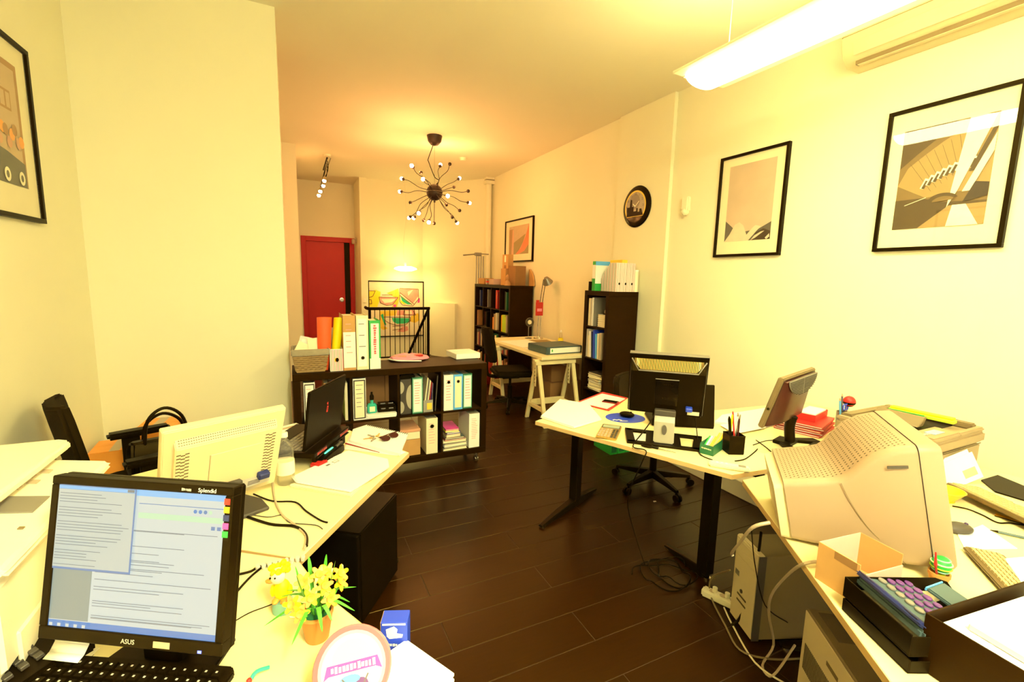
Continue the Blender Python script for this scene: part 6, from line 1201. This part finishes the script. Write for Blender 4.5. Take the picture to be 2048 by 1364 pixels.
for i, (w_, hh, c_, tl_, lb) in enumerate(((.022, .31, 'light_grey', 0, 'silvery magazine'), (.018, .24, 'paper_cream', 0, 'short cream magazine'), (.03, .29, 'paper', 4, 'white leaning binder'), (.02, .29, 'blue_dark', 4, 'navy leaning folder'), (.026, .31, 'blue', 4, 'bright blue leaning folder'), (.02, .27, 'blue_sky', 4, 'sky blue leaning folder'), (.016, .28, 'paper_cream', 2, 'ivory magazine'), (.03, .29, 'beige', 0, 'tan catalogue'))):
    book('book', lb+' in the second cell of the narrow shelf', nloc(k_, .012, nz(2)), RN, w_, hh, .25, c_, R(-tl_)); k_ += w_+.012
zz = nz(1)
for i in range(7): hh = .018+.01*(i % 3); flatbook('catalogue', ('lowest', 'second', 'third', 'fourth', 'fifth', 'sixth', 'topmost')[i]+' catalogue of the slanting pile in the third cell of the narrow shelf', (NX+.15, NY-.23+.01*(i % 2), zz), RN+R(random.uniform(-9, 9)), .22, .27, hh, ('paper', 'paper_cream', 'light_grey', 'paper', 'mid_grey', 'paper_cream', 'dark_grey')[i]); zz += hh+.0004
# on top
ZN = 1.486
t = thing('pen_holder', 'black pen holder with a small white roll on the narrow shelf', 'pen cup', (NX+.05, NY-.055, ZN)); obj('cup', MB().lathe([(0, 0), (.035, 0), (.035, .10), (.032, .10), (.032, .005), (0, .005)], 18), 'black', t, smooth=True); obj('roll', MB().cyl((0, 0, .006), (0, .004, .14), .012, 10), 'paper_cream', t, smooth=True)
one('bottle', MB().lathe([(0, 0), (.025, 0), (.027, .01), (.027, .08), (.02, .11), (.012, .12), (.012, .14), (0, .14)], 16), 'blue_dark', 'small dark blue bottle beside the black pen holder', 'bottle', (NX+.10, NY-.10, ZN), smooth=True)
t = binder('lever_binder', 'green binder with a blue top corner on the narrow shelf', (NX+.012, NY-.11, ZN), RN, .055, .318, .30, 'green', None, None, band=('paper', .42, .88)); obj('side_print', MB().box(.0555, .057, .0, .30, .08, .275), 'paper', t); obj('side_top', MB().box(.0555, .057, .0, .30, .275, .318), 'blue_sky', t)
for i in range(3):
    t = thing('magazine_file', ('striped magazine file beside the green binder, its slanted side showing', 'middle striped magazine file with a ring hole on the narrow shelf', 'striped magazine file with a ring hole next to the white tube')[i], 'file', (3.03+i*.083, 3.815, ZN), 0)
    fw_ = .08; prof = [(0, 0), (.25, 0), (.25, .14), (.11, .30), (0, .30)]
    for x in (0, fw_-.003):
        k = MB(); k.M = TR(x, 0, 0) @ RZ(R(90)) @ RX(R(90)); k.prism(prof, 0, .003); obj('side', k, 'paper', t)
    pol = []
    for q_ in range(17):
        y0 = .004+q_*.0148; y1 = y0+.005; tp = .297 if y1 < .11 else .297-(y1-.11)*1.143; pol.append((('ink_pink', 'beige_dark', 'light_grey')[q_ % 3], [(-y0, .002), (-y1, .002), (-y1, tp), (-y0, tp)]))
    obj('stripes', drawing(pol, TR(-.0002, 0, 0) @ RZ(R(-90)) @ RX(R(90))), None, t)
    obj('spine', MB().box(.003, fw_-.003, 0, .003, 0, .30), 'paper', t); obj('front', MB().box(.003, fw_-.003, .247, .25, 0, .14), 'paper', t); obj('bottom', MB().box(.003, fw_-.003, .003, .247, 0, .003), 'paper', t)
    pol = [(('ink_pink', 'beige_dark', 'ink_pink', 'light_grey')[q_ % 4], rect(.004+q_*.0085, .002, .0075+q_*.0085, .298)) for q_ in range(9)]+[('black', ell(fw_/2, .085, .011, .013, 14))]
    obj('stripes', drawing(pol, TR(0, -.0002, 0) @ FRONT), None, t)
book('folder', 'yellow folder standing in the striped magazine files', (3.115, 3.84, ZN+.004), R(0), .07, .33, .20, 'pt_ochre', cat='folder')
t = thing('paper_roll', 'white upright document tube beside the striped files', 'tube', (3.308, 3.84, ZN)); obj('tube', MB().lathe([(0, 0), (.028, 0), (.028, .225), (.024, .225), (.024, .22), (0, .22)], 18), 'white_plastic', t, smooth=True); obj('end_cap', MB().lathe([(0, .22), (.029, .22), (.029, .232), (0, .232)], 18), 'paper', t, smooth=True)
# ================================================================== LARGE SHELF CONTENTS
LX, LY = 2.97, 7.72
def lloc(col, row, x, d=.03): return (LX+d, LY-(.05+col*.351+x), .05+row*.351)
pal = ['ph_brown', 'red_dark', 'paper_cream', 'ph_olive', 'blue_dark', 'green_dark', 'ph_clay', 'mid_grey', 'red', 'black', 'beige', 'maroon']
nmz = {'ph_brown': 'brown', 'red_dark': 'dark red', 'paper_cream': 'cream', 'ph_olive': 'olive', 'blue_dark': 'navy', 'green_dark': 'dark green', 'ph_clay': 'clay', 'mid_grey': 'grey', 'red': 'red', 'black': 'black', 'beige': 'beige', 'maroon': 'maroon', 'lime': 'lime green', 'amber': 'amber', 'orange': 'orange'}
coln = ('cell beside the riser pipe', 'second cell from the riser pipe', 'third cell from the riser pipe', 'cell nearest the drafting table')
rown = ('bottom', 'third', 'second', 'top')
fill = {(2, 3): [('red', .045, .30), ('red_dark', .03, .27)], (3, 3): [('black', .04, .29), ('green_dark', .03, .28)], (1, 3): [('mid_grey', .02, .30)], (0, 3): [('blue_dark', .03, .28)],
        (2, 2): [('orange', .05, .20), ('beige', .03, .26), ('ph_olive', .04, .25), ('paper_cream', .03, .28)], (3, 2): [('amber', .03, .26), ('lime', .09, .27), ('lime', .05, .25), ('beige', .025, .27)], (1, 2): [('maroon', .05, .27), ('black', .05, .27)], (0, 2): [('ph_brown', .05, .27)]}
for c in range(4):
    for r in range(2):
        fill[(c, r)] = [(pal[(c*5+r*7+i*3) % len(pal)], .022+.012*((i*7+c) % 4), .22+.02*((i*5+r*3) % 4)) for i in range(7)]
for (c, r), L in fill.items():
    x = .012 if r < 3 else .13
    for i, (m, w_, hh) in enumerate(L):
        if x+w_ > .325: break
        gname = 'books in the large bookcase'
        book('book', f'{nmz[m]} book, {rown[r]} row, {coln[c]}, large bookcase', lloc(c, r, x), RN, w_, hh, .2, m, group=gname); x += w_+.002
# on top of the large shelf
ZL = 1.488
for i, (px_, py_, w_, d_, hh, m, lb) in enumerate(((958, 565, .22, .20, .10, 'card', 'small brown carton at the far end of the large bookcase top'), (992, 566, .26, .22, .09, 'card_in', 'pale carton with printing on the large bookcase'), (1016, 568, .16, .2, .26, 'card', 'upright tan carton under the cut-out letter block'), (1035, 568, .20, .2, .30, 'card_dark', 'dark brown carton at the near end of the large bookcase'))):
    y_ = (7.60, 7.10, 6.66, 6.44)[i]; carton('cardboard_box', lb, (3.14+(.04 if i == 3 else 0), y_, ZL), R((4, -6, 3, 8)[i]), d_, w_, hh, m)
t = thing('letter_block', 'tan cardboard block with cut notches standing on the upright carton', 'block', (3.12, 6.66, ZL+.2645), R(-80)); obj('block', MB().box(-.08, .08, -.05, .05, 0, .22), 'card', t, .002); obj('notch', MB().box(-.02, .02, -.052, -.049, .10, .2), 'ph_light', t); obj('base_cut', MB().box(-.03, .03, -.052, -.049, .0, .05), 'card_dark', t)
t = thing('tin_can', 'silver and red round tin between the cartons', 'tin', (3.12, 7.36, ZL)); obj('can', MB().lathe([(0, 0), (.08, 0), (.08, .085), (0, .085)], 24), 'steel_grey', t, smooth=True); obj('band', MB().lathe([(.0805, .03), (.081, .03), (.081, .06), (.0805, .06)], 24), 'red', t)
one('carved_figure', MB().lathe([(0, 0), (.05, 0), (.045, .04), (.02, .08), (.03, .12), (.015, .16), (0, .17)], 14), 'ph_brown', 'small dark carved figure against the near carton', 'figure', (3.00, 6.40, ZL), smooth=True)
t = thing('wooden_arch', 'curved wooden board leaning on the wall behind the near carton', 'board', (3.372, 6.33, ZL), RN); k = MB(); k.M = FRONT; k.prism([(-.02, 0), (.13, 0), (.13, .06), (.10, .15), (.05, .22), (-.02, .26)], 0, .025); obj('board', k, 'card', t, .002); obj('edge', MB().box(-.03, -.02, -.025, 0, 0, .26), 'card_dark', t)
# chrome wall rack
t = thing('chrome_rack', 'chrome wall rack of upright tubes beside the riser pipe', 'rack', (3.12, 7.86, ZL))
for i in range(4): obj('tube', MB().cyl((-.07+i*.045, 0, 0), (-.07+i*.045, 0, .50), .010, 10), 'steel_grey', t, smooth=True)
obj('top_block', MB().box(-.10, .02, -.03, .03, .50, .56), 'steel_grey', t, .004); obj('side_arm', MB().tube([(-.10, 0, .53), (-.34, -.04, .50)], .012, 8), 'steel_grey', t); obj('wall_arm', MB().tube([(.02, 0, .54), (.17, 0, .54)], .008, 8), 'steel_grey', t)
# small mirror showing the lit stairwell
# ================================================================== DRAFTING TABLE THINGS
Z3 = ZTT+.001
t = thing('desk_lamp', 'slim chrome architect lamp with a red tag at the back of the drafting table', 'lamp', (PZ(1077, 676, Z3).x-.03, PZ(1077, 676, Z3).y-.05, Z3))
obj('clamp_base', MB().lathe([(0, 0), (.07, 0), (.07, .012), (.02, .02), (.012, .04), (0, .04)], 20), 'chrome', t, smooth=True)
for s in (-.02, .02): obj('lower_arm', MB().cyl((s, 0, .03), (s+.015, 0, .43), .006, 8), 'chrome', t, smooth=True); obj('upper_arm', MB().cyl((s+.015, 0, .43), (s+.055, -.03, .84), .005, 8), 'dark_grey', t, smooth=True)
k = MB(); k.M = TR(.08, -.04, .84) @ RY(R(-35)) @ RX(R(15)); k.lathe([(.0, .03), (.03, .03), (.045, .0), (.075, -.06), (.07, -.06), (.04, .0), (0, .01)], 20); obj('shade', k, 'steel_grey', t, smooth=True)
obj('tag', MB().box(-.075, .045, -.03, -.026, .33, .52), 'red', t, .002); obj('tag_print', MB().box(-.05, .025, -.031, -.03, .39, .43), 'pink', t); obj('tag_loop', MB().box(-.07, -.02, -.03, -.026, .52, .55), 'red', t)
t = thing('clip_fan', 'small round grey fan on a thin stem at the back of the drafting table', 'fan', (3.02, 5.70, Z3)); obj('base', MB().lathe([(0, 0), (.05, 0), (.05, .01), (0, .014)], 18), 'steel_grey', t, smooth=True); obj('stem', MB().cyl((0, 0, .01), (0, 0, .20), .005, 8), 'steel_grey', t)
k = MB(); k.M = TR(0, -.015, .235) @ RX(R(90)); k.lathe([(.03, 0), (.062, 0), (.066, .012), (.062, .024), (.05, .024), (.04, .012)], 24); obj('guard', k, 'dark_grey', t, smooth=True); k = MB(); k.M = TR(0, -.025, .235) @ RX(R(90)); k.lathe([(0, 0), (.032, 0), (.03, .01), (0, .012)], 18); obj('hub', k, 'paper_cream', t, smooth=True)
t = thing('spray_bottle', 'small white bottle with a clear neck on the drafting table', 'bottle', (3.20, 5.12, Z3)); obj('body', MB().lathe([(0, 0), (.033, 0), (.035, .06), (.03, .075), (0, .075)], 18), 'pt_yellow', t, smooth=True); obj('neck', MB().lathe([(0, .075), (.022, .075), (.018, .13), (.010, .15), (0, .15)], 16), 'water_plastic', t, smooth=True); obj('cap', MB().lathe([(0, .15), (.011, .15), (.011, .18), (0, .18)], 12), 'paper', t, smooth=True)
t = thing('document_case', 'large dark grey document case with a white spine on the drafting table', 'case', (2.79, 4.55, Z3), R(3)); obj('shell', MB().box(-.25, .25, -.17, .24, 0, .085), 'slate', t, .006, 2); obj('spine_label', MB().box(-.20, .22, -.1725, -.17, .012, .072), 'paper', t, .001); obj('spine_mark', MB().box(-.18, -.165, -.174, -.1725, .03, .058), 'green', t)
def tsheet(nm, lb, cx, cy, w_, d_, rz, m='paper', n=2, z=Z3): 
    t = thing(nm, lb, 'paper', (cx, cy, z), R(rz))
    for i in range(n): obj('sheet', MB().box(-w_/2, w_/2, -d_/2, d_/2, i*.0016, i*.0016+.0014), m, t)
tsheet('drawing_sheet', 'wide pale drawing sheets on the drafting table', 2.72, 5.25, .42, .60, 4, 'paper', 3)
tsheet('drawing_sheet', 'olive cutting mat with papers under the desk lamp', 3.02, 5.30, .30, .40, -8, 'ph_olive', 2)
tsheet('drawing_sheet', 'small white sheet sticking out under the document case', 2.60, 4.83, .16, .12, 6, 'paper', 2)
t = thing('flower_vase', 'dried pink flowers in a dark round vase at the table end', 'plant', (3.16, 4.42, Z3)); obj('vase', MB().lathe([(0, 0), (.03, 0), (.045, .04), (.03, .075), (.022, .085), (0, .08)], 18), 'black_gloss', t, smooth=True)
for i in range(12): a = i*2.39; r_ = .025+.045*((i*7 % 5)/5); z_ = .16+.02*(i % 4); obj('twig', MB().tube([(0, 0, .08), (r_*.5*math.cos(a), r_*.5*math.sin(a), .12), (r_*math.cos(a), r_*math.sin(a), z_)], .0018, 5), 'ph_clay', t); obj('blossom', MB().ball((r_*math.cos(a), r_*math.sin(a), z_), .010, 7, 5), 'pink', t)
cable('cable', [(3.14, 5.50, Z3+.004), (3.05, 5.66, Z3+.03), (2.95, 5.72, Z3+.006), (2.90, 5.80, Z3+.004)], .004, 'white_plastic', 'white lamp cable curling over the drafting table')
# below the table
carton('cardboard_box', 'large brown carton under the near end of the drafting table', (3.02, 4.88, 0), R(2), .46, .40, .34, 'card_dark')
carton('cardboard_box', 'second brown carton stacked under the drafting table', (3.04, 4.88, .3445), R(-2), .40, .34, .20, 'card_dark')
t = thing('red_bag', 'dark red soft bag on the floor before the large bookcase', 'bag', (2.72, 6.30, 0), R(10)); obj('body', MB().loft([[(x*a, y*b, z) for x, y in ((-.14, -.11), (0, -.13), (.14, -.11), (.16, 0), (.14, .11), (0, .13), (-.14, .11), (-.16, 0))] for z, a, b in ((0, .9, .9), (.08, 1.1, 1.1), (.22, 1, .95), (.34, .7, .5), (.38, .5, .2))]), 'red_dark', t, .01, 2, True)
obj('handle', MB().tube(catmull([(-.06, 0, .36), (-.03, 0, .46), (.03, 0, .46), (.06, 0, .36)], 5), .008, 8), 'red_dark', t, smooth=True)
